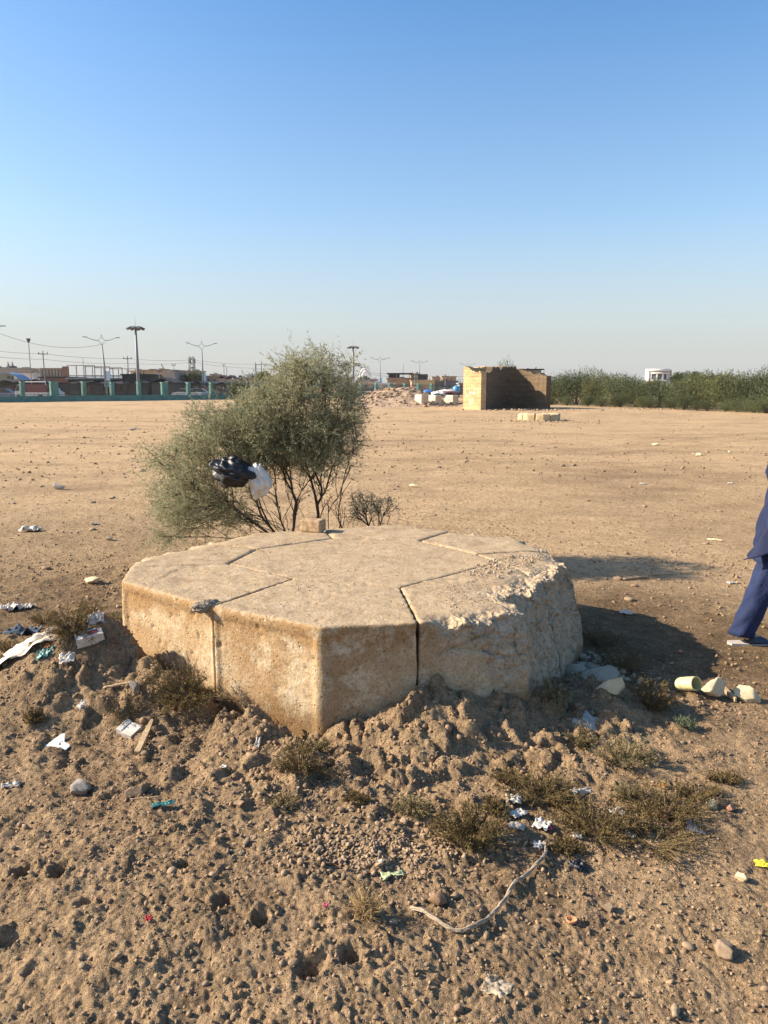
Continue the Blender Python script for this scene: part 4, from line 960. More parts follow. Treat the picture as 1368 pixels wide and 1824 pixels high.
# ================================================================== WALKING PERSON
def person(label, loc, hz=0, top=(.008,.015,.055), tro=(.011,.021,.072), scale=1.0):
    root = thing('person', label, 'person', loc, hz); root.scale = (scale,)*3
    skin = mm('skin', (.42,.25,.17), rough=.6, var=.06, bump=.05)
    mt = mat('shirt_cloth', top, rough=.9, var=.18, scale=12, bump=.3, bscale=25, dist=.02); mr = mat('trouser_cloth', tro, rough=.9, var=.22, scale=14, bump=.7, bscale=9, dist=.03)
    # skeleton, facing +X, mid stride; rear foot is the +0 reference
    J = {'pel':(.33,0,.88,.115),'chest':(.40,0,1.18,.135),'sh':(.42,0,1.36,.105),'neck':(.435,0,1.45,.052),'hd0':(.455,0,1.56,.085),'hd1':(.455,0,1.68,.075),
         'rk':(.185,-.09,.49,.062),'ra':(.03,-.09,.10,.04),'rt':(.16,-.09,.035,.03),'rh':(.31,-.09,.84,.09),
         'lk':(.55,.09,.50,.062),'la':(.66,.09,.10,.04),'lt':(.80,.09,.06,.03),'lh':(.36,.09,.84,.09),
         'rs':(.42,-.19,1.36,.055),'re':(.52,-.23,1.10,.042),'rw':(.66,-.21,.93,.03),'rp':(.71,-.20,.88,.034),
         'ls':(.41,.19,1.36,.055),'le':(.34,.24,1.09,.042),'lw':(.42,.23,.87,.03),'lp':(.44,.225,.81,.034)}
    E = [('pel','chest'),('chest','sh'),('sh','neck'),('neck','hd0'),('hd0','hd1'),('pel','rh'),('rh','rk'),('rk','ra'),('ra','rt'),('pel','lh'),('lh','lk'),('lk','la'),('la','lt'),
         ('sh','rs'),('rs','re'),('re','rw'),('rw','rp'),('sh','ls'),('ls','le'),('le','lw'),('lw','lp')]
    J = dict(J)
    for sd, base in (('r','rp'),('l','lp')):
        bx, by, bz, _ = J[base]
        for i in range(4):
            L = (.060,.070,.066,.050)[i]; oy = (-.024+.016*i)
            J[f'{sd}f{i}a'] = (bx+.012+.004*i, by+oy, bz-.035, .0088); J[f'{sd}f{i}b'] = (bx+.012, by+oy, bz-.035-L*.6, .0078); J[f'{sd}f{i}c'] = (bx-.004, by+oy, bz-.035-L, .0068)
            E += [(base, f'{sd}f{i}a'), (f'{sd}f{i}a', f'{sd}f{i}b'), (f'{sd}f{i}b', f'{sd}f{i}c')]
        J[f'{sd}ta'] = (bx+.035, by-.01, bz-.005, .010); J[f'{sd}tb'] = (bx+.048, by-.008, bz-.045, .008); E += [(base, f'{sd}ta'), (f'{sd}ta', f'{sd}tb')]
    K = list(J); me = bpy.data.meshes.new('body'); me.from_pydata([J[k][:3] for k in K], [(K.index(a), K.index(b)) for a, b in E], [])
    o = bpy.data.objects.new('tmp', me); COL.objects.link(o)
    o.modifiers.new('s','SKIN'); o.modifiers.new('u','SUBSURF').levels = 2
    for i, k in enumerate(K): me.skin_vertices[0].data[i].radius = (J[k][3],)*2
    me.skin_vertices[0].data[0].use_root = True
    e = evaluated(o); bpy.data.objects.remove(o); e.materials.clear(); e.materials.append(skin)
    e.polygons.foreach_set('use_smooth', [True]*len(e.polygons)); body = obj('body', e, root)
    # face
    fx = MB(); fx.tube([(.53,0,1.635),(.556,0,1.595),(.535,0,1.585)],[.008,.014,.010],8); fx.build('nose', skin, root, True)
    for s in (-1,1):
        v, f = ICO2; obj('eye', np_mesh('eye', v*.012, f, mm('eye', (.06,.05,.045), rough=.2), True), root, loc=(.525, s*.032, 1.63))
        obj('ear', np_mesh('ear', v*np.array([.02,.008,.03]), f, skin, True), root, loc=(.45, s*.083, 1.61))
    MB().tube([(.528,-.022,1.545),(.535,0,1.545),(.528,.022,1.545)],[.004,.006,.004],6).build('mouth', mm('lip', (.30,.13,.11)), root, True)
    v, f = ICO3; q = v*np.array([.102,.092,.088]); q = q[:]; q[:,0] -= .02; q[:,2] = np.maximum(q[:,2], -.05*(v[:,0] < .1)-.0*(v[:,0] >= .1)+(.01*(v[:,0] > .45)))
    obj('hair', np_mesh('hair', q*(1+.05*noise3(v, 6, 3)[:,None]), f, mm('hair', (.012,.010,.009), rough=.6), True), root, loc=(.45,0,1.665))
    def cloth(name, path, m, n=28, caps=False, seed=0, fold=.022):
        rings = []
        for i in range((len(path)-1)*6+1):
            t = i/6; a = min(int(t), len(path)-2); s = t-a; s2 = s*s*(3-2*s)
            p = [path[a][k]*(1-s2)+path[a+1][k]*s2 if k > 2 else path[a][k]*(1-s)+path[a+1][k]*s for k in range(5)]
            ring = []
            for k in range(n):
                an = 6.2832*k/n; w1 = 1+fold/.1*float(perlin(np.array([math.cos(an)*1.7+seed+i*.10]), np.array([math.sin(an)*1.7+i*.30]), seed)[0])
                ring.append(Vector((p[0]+math.cos(an)*p[3]*w1, p[1]+math.sin(an)*p[4]*w1, p[2])))
            rings.append(ring)
        ob = MB().loft(rings, caps).build(name, m, root, True); md = ob.modifiers.new('t','SOLIDIFY'); md.thickness = .006; return ob
    cloth('trouser_leg', [(.045,-.09,.075,.080,.068),(.09,-.09,.22,.080,.072),(.185,-.09,.48,.088,.085),(.26,-.09,.68,.105,.095),(.32,-.08,.88,.13,.11)], mr, seed=3)
    cloth('trouser_leg', [(.655,.09,.08,.080,.068),(.62,.09,.25,.082,.072),(.55,.09,.50,.09,.085),(.45,.09,.70,.105,.095),(.36,.08,.88,.13,.11)], mr, seed=8)
    cloth('shirt', [(.29,0,.545,.165,.185),(.31,0,.68,.16,.185),(.335,0,.85,.155,.185),(.385,0,1.12,.15,.195),(.415,0,1.30,.13,.215),(.43,0,1.41,.085,.15),(.438,0,1.45,.062,.062)], mt, 36, seed=12)
    for sd, pth in (('l', [(.41,.19,1.38),(.375,.225,1.22),(.345,.245,1.08),(.38,.24,.98),(.41,.235,.90)]), ('r', [(.42,-.19,1.38),(.47,-.22,1.22),(.52,-.235,1.09),(.59,-.225,1.01),(.645,-.215,.95)])):
        MB().tube(pth, [.075,.066,.060,.057,.055], 14, True).build('sleeve', mt, root, True)
    # shirt tail blown out behind
    n = 9; vs = []; fs = []
    for i in range(n):
        s = i/(n-1)
        for j in range(7):
            u = j/6; wv = (1-s)*.9+.06
            vs.append((.185-.17*s+.02*math.sin(s*5+u*3), -.13+.10*(u-.5)*wv*1.8+.015*math.sin(s*7+u*2), .73-.15*s+(u-.5)*.13*wv-.03*math.sin(s*3)*u))
    for i in range(n-1):
        for j in range(6): a = i*7+j; fs.append((a,a+1,a+8,a+7))
    ob = MB().add(vs, fs).build('shirt_tail', mat('tail_cloth', (.010,.015,.05), var=.2), root, True); md = ob.modifiers.new('t','SOLIDIFY'); md.thickness = .006
    # slippers
    for (ax, ay, az, ry) in ((.03,-.09,0,0),(.66,.09,.03,-.12)):
        out = [(-.075,0),(-.06,-.034),(0,-.038),(.08,-.046),(.15,-.044),(.19,-.018),(.19,.018),(.15,.044),(.08,.046),(0,.038),(-.06,.034)]
        sh = bpy.data.objects.new('slipper', None); link(sh, root); sh.location = (ax, ay, az); sh.rotation_euler = (0, ry, 0)
        MB().prism(out, 0, .026).build('sole', mm('sole', (.48,.42,.37), var=.1), sh)
        MB().loft([[Vector((x, math.cos(a)*.047, .026+max(0,math.sin(a))*h)) for a in np.linspace(0,math.pi,9)]+[Vector((x,-.044,.027)),Vector((x,.044,.027))] for x, h in ((.05,.062),(.09,.055),(.14,.036),(.175,.022))]).build('upper', mm('slipper_upper', (.045,.06,.09), var=.2), sh, True)
    return root
fp = gpt(1313,1148)
person('person in dark blue shirt and blue trousers with slippers walking right, cut by the edge', (fp.x-.02, fp.y+.09, fp.z-.012))

exec_far = True
# ================================================================== FAR FIELD
def Y2(px0, px1, Y): return at_y(px0, 690, Y).x, at_y(px1, 690, Y).x
def zt(py, Y): return at_y(684, py, Y).z

# ---- low far octagon
def far_platform():
    Y = 36.0; x0, x1 = Y2(930, 1008, Y); c = Vector(((x0+x1)/2, Y+.9, 0)); r = (x1-x0)/2*1.03
    root = thing('octagonal_platform', 'small far octagonal platform of pale blocks on the open field in front of the ruin', 'platform', c)
    m = mat('far_block', (.52,.39,.22), var=.3, scale=3, bump=.6, bscale=9, dist=.05)
    V8 = [Vector((math.cos(a), math.sin(a)))*r for a in (math.radians(225+45*k) for k in range(8))]
    top = zt(737, Y)
    for k in range(8):
        a = (V8[k-1]+V8[k])/2; b = (V8[k]+V8[(k+1)%8])/2
        poly = inset([a, V8[k], b, b*.5, a*.5], .02)
        me = remesh_block(poly, -.15, top-.02*(k%3), .035, .03); v = coords(me); n = normals(me); v += n*(.022*noise3(v, 2.6, k)+.012*noise3(v, 7, k))[:,None]
        me.vertices.foreach_set('co', v.astype(np.float32).ravel()); me.update(); me.materials.clear(); me.materials.append(m); obj('ring_block', me, root)
    MB().prism([q*.52 for q in V8], -.1, top-.03).build('centre_slab', m, root)
    def fn(g, n): return c.x+g.normal(size=n)*1.9, c.y-1.2+g.normal(size=n)*.8
    scatter(170, fn, .025, .10, 1.8, 61, ICO1, 'rubble', mm('rubble_stone', (.36,.265,.175), rnd=True))
far_platform()

# ---- brick ruin
def ruin():
    Yc = 56.0
    P0 = at_y(829, 727, Yc).xy + Vector((0,1.0)); P1 = at_y(859, 727, Yc-1.2).xy
    P0 = Vector((at_y(829,727,Yc+.2).x, Yc+.2)); P1 = Vector((at_y(860,727,Yc-1.0).x, Yc-1.0))
    P2 = Vector((at_y(903,727,Yc+4.2).x, Yc+4.2)); P3 = Vector((at_y(976,727,Yc+1.0).x, Yc+1.0))
    root = thing('ruined_brick_wall', 'ruined roofless yellow brick building with sprayed script on its left wall', 'ruin', (P0.x, P0.y, 0))
    bm_ = brick_mat('ruin_brick', (.74,.55,.30), (.64,.46,.24), (.44,.31,.16), 1.0, .10)
    bd = brick_mat('dark_brick', (.21,.145,.085), (.16,.11,.063), (.12,.085,.05), 1.0, .10)  # darker brown brick for the curved wall
    def wall(name, A, B, tops, th, m=bm_, n=26, seed=0):
        d = (B-A); L = d.length; ang = math.atan2(d.y, d.x); mb = MB(); g = np.random.default_rng(seed)
        xs = np.linspace(0, L, n); hs = np.interp(xs/L, [t[0] for t in tops], [t[1] for t in tops])+g.normal(size=n)*.035
        hs = np.round(hs/.085)*.085
        vs = []; 
        for x, h in zip(xs, hs): vs += [(x,-th/2,-.3),(x,-th/2,h),(x,th/2,h),(x,th/2,-.3)]
        fs = [(0,1,2,3), tuple((n-1)*4+k for k in (3,2,1,0))]
        for i in range(n-1):
            a = i*4
            for k in range(4): fs.append((a+k, a+4+k, a+4+(k+1)%4, a+(k+1)%4))
        o = mb.add(vs, fs).build(name, m, root); o.location = (A.x-P0.x, A.y-P0.y, 0); o.rotation_euler = (0,0,ang); return o, L
    Hh = zt(655, Yc)
    fw, L = wall('left_wall', P0, P1, [(0,Hh+.05),(.08,Hh+.1),(.3,Hh-.05),(.6,Hh-.28),(.8,Hh-.33),(1,Hh-.30)], .5, seed=1); fw.name = 'graffiti_wall'
    def curved(name, pts, tops, th, m, seed):
        g = np.random.default_rng(seed); P = [Vector(p) for p in pts]; n = len(P); Ls = np.cumsum([0]+[(P[i+1]-P[i]).length for i in range(n-1)]); tot = Ls[-1]; vs = []; fs = []
        hs = np.interp(Ls/tot, [t[0] for t in tops], [t[1] for t in tops])+g.normal(size=n)*.06; hs = np.round(hs/.085)*.085
        for i in range(n):
            d = (P[min(i+1,n-1)]-P[max(i-1,0)]).normalized(); q = Vector((-d.y, d.x))*th/2; a, b = P[i]-q-P0, P[i]+q-P0
            vs += [(a.x,a.y,-.3),(a.x,a.y,hs[i]),(b.x,b.y,hs[i]),(b.x,b.y,-.3)]
        fs = [(0,1,2,3), tuple((n-1)*4+k for k in (3,2,1,0))]+[(i*4+k, i*4+4+k, i*4+4+(k+1)%4, i*4+(k+1)%4) for i in range(n-1) for k in range(4)]
        return MB().add(vs, fs).build(name, m, root)
    Q0 = P1+(P2-P1).normalized()*.26; cv = []
    ctl = [Q0, P2+Vector((-.35,.1)), P2+Vector((.5,1.0)), P3]
    for i in range(45):
        t = i/44; a = (1-t)**3; b = 3*(1-t)**2*t; c = 3*(1-t)*t*t; d_ = t**3; cv.append(ctl[0]*a+ctl[1]*b+ctl[2]*c+ctl[3]*d_)
    curved('curved_wall', cv, [(0,Hh-.3),(.06,Hh-.45),(.12,Hh-.1),(.2,Hh+.02),(.33,Hh+.12),(.36,Hh-.25),(.40,Hh+.15),(.62,Hh+.12),(.7,Hh-.15),(.85,Hh-.4),(1,Hh-.55)], .45, bd, 2)
    wall('rear_wall', P0, P2+Vector((-.3,.9)), [(0,Hh),(1,Hh+.2)], .45, seed=4)
    MB().box((P1.x-P0.x+.05, P1.y-P0.y+.28, Hh/2-.3),(.34,.5,Hh-.1)).build('pilaster', mm('plaster', (.40,.30,.20), var=.3, scale=3), root)
    # spray script on the left wall (flat paint)
    gm = mm('white_spray', (.72,.66,.52), var=.1, bump=0)
    e = (P1-P0).normalized()
    def stroke(pts, wd=.022):
        mb = MB(); vs = []; fs = []
        for i, (a, b) in enumerate(zip(pts[:-1], pts[1:])):
            A = Vector(a); B = Vector(b); q = (B-A).normalized(); nn = Vector((-q.y, q.x))*wd; A -= q*wd*.5; B += q*wd*.5
            k = len(vs); vs += [(A.x+nn.x,0,A.y+nn.y),(A.x-nn.x,0,A.y-nn.y),(B.x-nn.x,.002,B.y-nn.y),(B.x+nn.x,.002,B.y+nn.y)]; fs.append((k,k+1,k+2,k+3))
        o = mb.add(vs, fs).build('sprayed_letter', gm, fw); o.location = (0,-.254,0)
    zc = zt(698, Yc)
    S1 = L
    stroke([(.80*S1,zc+.32),(.80*S1,zc-.22)]); stroke([(.66*S1,zc+.36),(.66*S1,zc-.15),(.60*S1,zc-.2)])
    stroke([(.60*S1,zc-.18),(.56*S1,zc+.05),(.52*S1,zc-.15),(.47*S1,zc+.05),(.43*S1,zc-.15),(.38*S1,zc+.02),(.34*S1,zc-.18)])
    stroke([(.34*S1,zc+.30),(.34*S1,zc-.2),(.24*S1,zc-.35),(.15*S1,zc-.25),(.10*S1,zc+.0)])
    stroke([(.52*S1,zc-.45),(.42*S1,zc-.75),(.50*S1,zc-.85),(.58*S1,zc-.6),(.52*S1,zc-.45)]); stroke([(.36*S1,zc-.5),(.36*S1,zc-.95)])
    # rubble along its foot
    rock(928,722,22,'white boulder on the ground in front of the ruin', M['chalk'], (1,.8,.9), 71, sink=.2)
    rock(877,726,16,'grey leaning slab of rubble inside the ruin', M['grey_stone'], (.8,.5,1), 72, sink=.2)
    def fn(g, n): return P3.x-1.6+g.normal(size=n)*2.2, Yc-1.8+g.normal(size=n)*.9
    scatter(260, fn, .03, .16, 2.0, 73, ICO1, 'rubble', M['rubble_stone'])
ruin()

# ---- spoil heap and three cubes
def heap():
    Y = 66.0; x0, x1 = Y2(640, 835, Y); n = 90
    X, YY = np.meshgrid(np.linspace(x0-4, x1+3, n), np.linspace(Y-7, Y+7, 70), indexing='ij')
    def hz(x, y):
        z = 0
        for px, h, sx in ((705,1.45,2.6),(668,.9,2.2),(740,1.2,2.0),(790,.55,2.6),(845,.4,2.2),(640,.45,2)):
            xc = at_y(px, 690, Y).x; z = z + h*np.exp(-((x-xc)/sx)**2-((y-Y-.6)/3.0)**2)
        e = np.exp(-((y-Y)/4.5)**4)
        return z*.62*(1+.25*fbm(x*.9, y*.9, 4, 200)) + .14*fbm(x*2, y*2, 3, 210)*e*np.clip(z*2,0,1) - .10
    Z = hz(X, YY); v = np.stack([X, YY, Z], -1).reshape(-1,3); m = 70
    f = np.array([[i*m+j, (i+1)*m+j, (i+1)*m+j+1, i*m+j+1] for i in range(n-1) for j in range(m-1)])
    o = obj('earth_heap', np_mesh('earth_heap', v, f, mm('heap_soil', (.40,.28,.18), var=.35, scale=2.5, bump=.8, bscale=12, dist=.1), True)); tag(o, kind='structure')
    g = np.random.default_rng(5); V_ = []; F_ = []
    for i in range(900):
        x = g.uniform(x0, x1+.5); y = Y+g.normal()*1.6-1.2; z = float(hz(np.array([x]), np.array([y]))[0])
        if z < .0: continue
        r = .04*(.22/.04)**(g.random()**2.6); bv, bf = ICO1; q = bv*np.array([1,g.uniform(.6,1),g.uniform(.4,.8)])*(1+.35*noise3(bv+i, 2, i)[:,None])
        F_.append(bf+12*len(V_)); V_.append(q*r+np.array([x,y,z+r*.2]))
    tag(obj('rubble', np_mesh('rubble', np.concatenate(V_), np.concatenate(F_), M['rubble_stone'])), kind='stuff')
    cm = mat('block_render', (.55,.48,.38), var=.3, scale=2, bump=.5, bscale=8, dist=.05)
    for i, (a, b, c_, t, bt) in enumerate(((739,751,763,703,722),(764,776,788,704,722),(792,807,818,704,721))):
        Yb = 63.0+i*.7; xa, xb, xc = (at_y(q, 690, Yb).x for q in (a, b, c_))
        z1, z0 = zt(t, Yb), zt(bt, Yb)-.25; xm = (xa+xc)/2; wd = (xc-xa)
        A = Vector((xa, Yb+.75)); B = Vector((xb, Yb)); C_ = Vector((xc, Yb+.42)); D = A+C_-B
        ctr = (A+C_)/2; poly = [q-ctr for q in (A,B,C_,D)]
        me = remesh_block(poly, z0, z1, .04, .03); v = coords(me); nn = normals(me); v += nn*(.02*noise3(v, 2, 400+i)+.012*noise3(v, 6, 410+i))[:,None]
        if i == 2: k = np.array([-.8,-.1,.6]); k /= np.linalg.norm(k); d = (v-np.array([-.35,0,z1-.05]))@k; v -= np.outer(np.clip(d,0,None), k)
        me.vertices.foreach_set('co', v.astype(np.float32).ravel()); me.update(); me.materials.clear(); me.materials.append(cm)
        tag(obj('concrete_cube', me, loc=(ctr.x, ctr.y, 0)), ('leftmost whitewashed concrete cube on the rubble heap','middle whitewashed concrete cube on the rubble heap','rightmost concrete cube with a broken corner on the rubble heap')[i], 'concrete block', 'concrete cubes on the rubble heap')
heap()

# ---- tamarisk thicket on the right
def bush_mesh(seed, n, w_, h_, L, W, m, g=None):
    g = np.random.default_rng(seed); nc = 26
    a = g.random(nc)*6.283; r = np.sqrt(g.random(nc))*.72; cz = .25+.62*g.random(nc)*(1-.5*r)
    C_ = np.stack([np.cos(a)*r*w_/2, np.sin(a)*r*w_/2, cz*h_], 1); R_ = g.uniform(.16,.30,nc)*min(w_, h_*1.6)
    k = g.integers(0, nc, n); d = unit(g.normal(size=(n,3))); rr = g.random(n)**.45
    p = C_[k]+d*(R_[k]*rr)[:,None]*np.array([1.1,1.1,1.0]); p[:,2] = np.abs(p[:,2])
    dr = unit(d*.5+np.array([0,0,.55])+g.normal(size=(n,3))*.55)
    v, f = slivers(p, dr, g.uniform(L*.5, L*1.3, n), g.uniform(W*.6, W*1.3, n), g)
    return np_mesh('foliage', v, f, m)
def stem_mesh(seed, w_, h_):
    rr = random.Random(seed); mb = MB()
    for i in range(9):
        a = rr.random()*6.28; q = rr.random()*.35*w_
        mb.tube([(math.cos(a)*.1,math.sin(a)*.1,-.1),(math.cos(a)*q*.4,math.sin(a)*q*.4,h_*.35),(math.cos(a)*q,math.sin(a)*q,h_*.8)],[.05,.035,.012],4,False)
    return mb
M['thicket_olive'] = leaf_mat('olive_thicket_leaf', (.095,.10,.045), (.23,.235,.115), .3, .6)
TH = [bush_mesh(100+i, 5600, 4.2, 3.0, .24, .048, (M['thicket'], M['thicket_olive'], M['thicket_dark'], M['thicket'], M['thicket_dark'])[i]) for i in range(5)]
SM = []
for i in range(3):
    o = stem_mesh(i, 4.6, 3.0).build('stems', M['bark']); SM.append(o.data); bpy.data.objects.remove(o)
def thicket():
    row = []
    for i in range(15):
        px = 985+i*39; Yb = 71-(px-980)/388*22+R.uniform(-.6,.6); row.append((px+R.uniform(-6,6), Yb+1.6, (666,661,665,657,668,679,674,663,660,666,658,661,657,664,660)[i]+R.uniform(-2,2)))
    ords = ('first','second','third','fourth','fifth','sixth','seventh','eighth','ninth','tenth','eleventh','twelfth','thirteenth','fourteenth','fifteenth','sixteenth')
    for i, (px, Yb, py) in enumerate(row):
        h = zt(py, Yb); x = at_y(px, 690, Yb).x; k = R.randrange(5) if i not in (5,6) else 3
        r = thing('tamarisk_bush', f'{ords[i]} bush from the ruin in the front row of the green thicket', 'bush', (x, Yb, g1(x,Yb)-.05), R.uniform(0,6.3), 'bushes of the thicket at right')
        sc_ = R.uniform(.72,1.12); r.scale = (sc_, sc_, h/3.0); obj('foliage', TH[k], r); obj('stems', SM[i%3], r)
    for i in range(7):
        px = 1000+i*62; Yb = 82-(px-980)/388*20; py = (664,660,674,681,668,662,660)[i]; h = zt(py, Yb); x = at_y(px, 690, Yb).x
        r = thing('tamarisk_bush', f'{ords[i]} bush from the ruin in the rear row of the green thicket', 'bush', (x, Yb, -.05), R.uniform(0,6.3), 'bushes of the thicket at right')
        r.scale = (1.15,1.15,h/3.0); obj('foliage', TH[(i+2)%5], r); obj('stems', SM[i%3], r)
    for i in range(16):   # low skirts
        px = 990+i*25+R.uniform(-8,8); Yb = 69.5-(px-980)/388*22; x = at_y(px, 690, Yb).x; s = R.uniform(.22,.42)
        r = thing('tamarisk_bush', f'low skirt bush at the field edge of the thicket, number {i+1} counted from the ruin'.replace(f'number {i+1}', ords[i]), 'bush', (x, Yb, -.03), R.uniform(0,6.3), 'low bushes edging the thicket')
        r.scale = (s*1.1, s*1.1, s*.9); obj('foliage', TH[R.randrange(5)], r); obj('stems', SM[i%3], r)
    # behind the ruin
    x = at_y(902, 690, 61.5).x; r = thing('tamarisk_bush', 'green bush top showing above the middle of the ruin wall', 'bush', (x, 61.5, 0)); r.scale = (.55,.55,zt(645,61.5)/3.0); obj('foliage', TH[4], r); obj('stems', SM[0], r)
    rock(1172,722,26,'yellow broken block of masonry in front of the thicket', M['pale_stone'], (.8,.7,1), 91, sink=.1)
    rock(1012,717,20,'grey boulder at the thicket edge next to the ruin', M['chalk'], (1,.8,.6), 92, sink=.2)
    def fn(g, n): return at_y(1150,690,58).x+g.normal(size=n)*1.5, 57+g.normal(size=n)*.7
    scatter(160, fn, .04, .14, 2, 93, ICO1, 'rubble', M['rubble_stone'])
thicket()
def tree(label, px, Y, pytop, wpx, m, seed, name='tree', trunk=.35, group=None):
    h = zt(pytop, Y); x = at_y(px, 690, Y).x; w_ = wpx*Y/F
    r = thing(name, label, 'tree', (x, Y, 0), group=group)
    me = bush_mesh(seed, 2600, w_, h*(1-trunk*.6), max(.18, Y*.0030), max(.06, Y*.0011), m); o = obj('crown', me, r); o.location = (0,0,h*trunk*.6)
    MB().tube([(0,0,-.1),(.05,0,h*.3),(0,.1,h*.7)],[.14,.11,.04],7).build('trunk', M['bark'], r, True)
for i, (px, Y, py, wp, lab) in enumerate(((1212,120,657,34,'dark round-topped tree right of the white round building'),(1236,125,659,30,'dark tree between the round building and the right thicket'),(1262,118,664,32,'low dark tree behind the right thicket'),
    (1168,105,677,36,'dark tree in front of the white round building'),(345,150,659,34,'green tree behind the market sheds left of the blue pole sign'),(470,140,658,34,'green tree left of the tall metal frame'),
    (646,210,667,20,'dark tree right of the second floodlight mast'),(655,260,677,14,'dark tree under the white arch'),(708,230,674,20,'dark tree right of the white arch'),(36,150,664,26,'green tree behind the shed at far left'),(62,140,668,26,'bushy tree beside the red parapet building'),
    (424,104,680,30,'feathery olive tree in front of the green fence'),(100,150,664,26,'dark tree behind the roof scaffold'))):
    tree(lab, px, Y, py, wp, M['thicket_dark'] if i not in (11,5) else M['thicket'], 500+i, trunk=.2 if i == 11 else .4)

# ---- green fence
MG = mm('green_paint', (.10,.24,.20), var=.3, scale=1.2, bump=.2, bscale=8, dust=(.17,.21,.17)); MD = mm('dark_iron', (.03,.032,.035), var=.2, bump=0)
def fence():
    def pt(n):
        u = .97-1/(.6906+.02057*n); Yd = 1/(.008154*(.97-u)); return Vector((u*Yd, Yd))
    o0 = pt(0); root = thing('iron_fence', 'long green painted fence with pillars and dark iron bars across the back of the field', 'fence', (o0.x, o0.y, 0))
    for n in range(-4, 21):
        a, b = pt(n)-o0, pt(n+1)-o0; d = (b-a).normalized(); ang = math.atan2(d.y, d.x)
        wd = .85 if n in (1,5,9,13,17) else .42
        MB().box((a.x,a.y,1.1),(wd,.45,2.25),ang).box((a.x,a.y,2.25),(wd+.08,.53,.08),ang).build('pillar', MG, root)
        L = (b-a).length; c = (a+b)/2
        MB().box((c.x,c.y,.28),(L-.2,.30,.68),ang).box((c.x,c.y,.64),(L-.2,.36,.06),ang).build('base_wall', MG, root)
        br = MB().box((c.x,c.y,2.02),(L,.04,.05),ang).box((c.x,c.y,.80),(L,.04,.05),ang)
        k = int(L/.15)
        for i in range(k):
            q = a+(b-a)*((i+.5)/k); br.box((q.x,q.y,1.40),(.030,.030,1.40),ang)
        br.build('railing', MD, root)
fence()

# ---- lamps, poles, masts
GP = mm('galvanised', (.20,.21,.22), var=.15, rough=.6, metal=.3, bump=0); WH = mm('white_lamp', (.6,.6,.58), var=.05, bump=0)
def street_lamp(label, px, py, Y, sign=True, flip=1, lean=0):
    b = at_y(px, 690, Y); h = zt(py, Y); r = thing('street_lamp', label, 'street lamp', (b.x, Y, 0), .35, 'star topped street lamps along the road')
    s = h/9; MB().tube([(0,0,-.1),(lean*.4,0,h*.5),(lean,0,h-1.3*s)],[.14,.12,.08],7).build('pole', GP, r, True)
    c = Vector((lean,0,h-1.3*s))
    fr = MB()
    for sd in (-1,1):
        fr.tube([c, c+Vector((sd*.45,0,.55))*s, c+Vector((sd*.30,0,.75))*s, c+Vector((sd*.12,0,.85))*s, c+Vector((0,0,1.35))*s], .035, 4)
    fr.build('star_frame', GP, r)
    for sd in (-1,1):
        a = MB().tube([c+Vector((sd*.45,0,.55))*s, c+Vector((sd*1.1,0,.62))*s, c+Vector((sd*2.0,0,.95))*s],[.05,.045,.035],5).build('arm', GP, r)
        MB().box(c+Vector((sd*2.2,0,1.0))*s,(.55*s,.2*s,.10*s)).build('lamp_head', GP, r)
    if sign:
        MB().box((.25,0,2.6+.6),(.55,.08,1.3)).build('sign_panel', mm('pale_blue_sign', (.50,.66,.74), var=.15, bump=0), r)
        MB().box((.05,0,2.0),(.7,.1,.6)).build('lower_sign_panel', mm('blue_sign', (.16,.36,.48), var=.2, bump=0), r)
for a in (('leaning star topped street lamp left of the tall floodlight mast',190,597,106,True,1,-.3),('star topped street lamp left of the shrub',362,608,120),('star topped street lamp right of the white arch',677,635,173),
          ('star topped street lamp above the yellow building',747,641,197,True),('star topped street lamp touching the left edge of the ruin',832,646,219,False),('faint star topped street lamp above the ruin bush',905,653,260,False),
          ('faint star topped street lamp over the thicket next to the ruin',1006,656,285,False),('star topped street lamp cut by the left edge',-22,575,95,False)):
    street_lamp(*a)
def mast(label, px, py, Y):
    b = at_y(px, 690, Y); h = zt(py, Y); r = thing('floodlight_mast', label, 'light mast', (b.x, Y, 0))
    MB().tube([(0,0,-.1),(0,0,h*.5),(0,0,h)],[.24,.19,.12],10).build('pole', GP, r, True); MB().tube([(0,0,h),(0,0,h+1.1)],[.03,.015],4).build('lightning_rod', GP, r)
    MB().tube([(0,0,h-.25),(0,0,h-.1)],.55,12).build('ring_platform', GP, r)
    for k in range(8):
        a = k*.785; q = Matrix.Rotation(a,3,'Z')@Matrix.Rotation(.45,3,'Y'); MB().box((math.cos(a)*.85,math.sin(a)*.85,h-.18),(.55,.42,.22),mtx=q).build('floodlight', mm('lamp_housing', (.10,.10,.10), bump=0), r)
mast('tall floodlight mast standing just behind the green fence at left', 247, 582, 96); mast('floodlight mast right of the shrub top', 629.5, 617, 140)
def pole(label, px, py, Y, cross=(.9,), r0=.11, name='utility_pole', cat='pole', grp='utility poles along the road', top=None):
    b = at_y(px, 690, Y); h = zt(py, Y); r = thing(name, label, cat, (b.x, Y, 0), .3, grp)
    MB().tube([(0,0,-.1),(0,0,h)],[r0,r0*.7],6).build('shaft', mm('pole_grey', (.26,.25,.24), bump=0), r)
    for i, c in enumerate(cross):
        MB().box((0,0,h-.45-.8*i),(c*1.5,.1,.1)).build('cross_arm', MD, r)
        for sx in (-1,1): MB().tube([(sx*c*.65,0,h-.40-.8*i),(sx*c*.65,0,h-.15-.8*i)],.05,5).build('insulator', M['dark_iron'], r)
    if top: MB().tube([(0,0,h-.5),(0,0,h)],[.12,.30],8).build('lamp_head', mm('lamp_housing', (.10,.10,.10)), r)
    return Vector((b.x, Y, h))
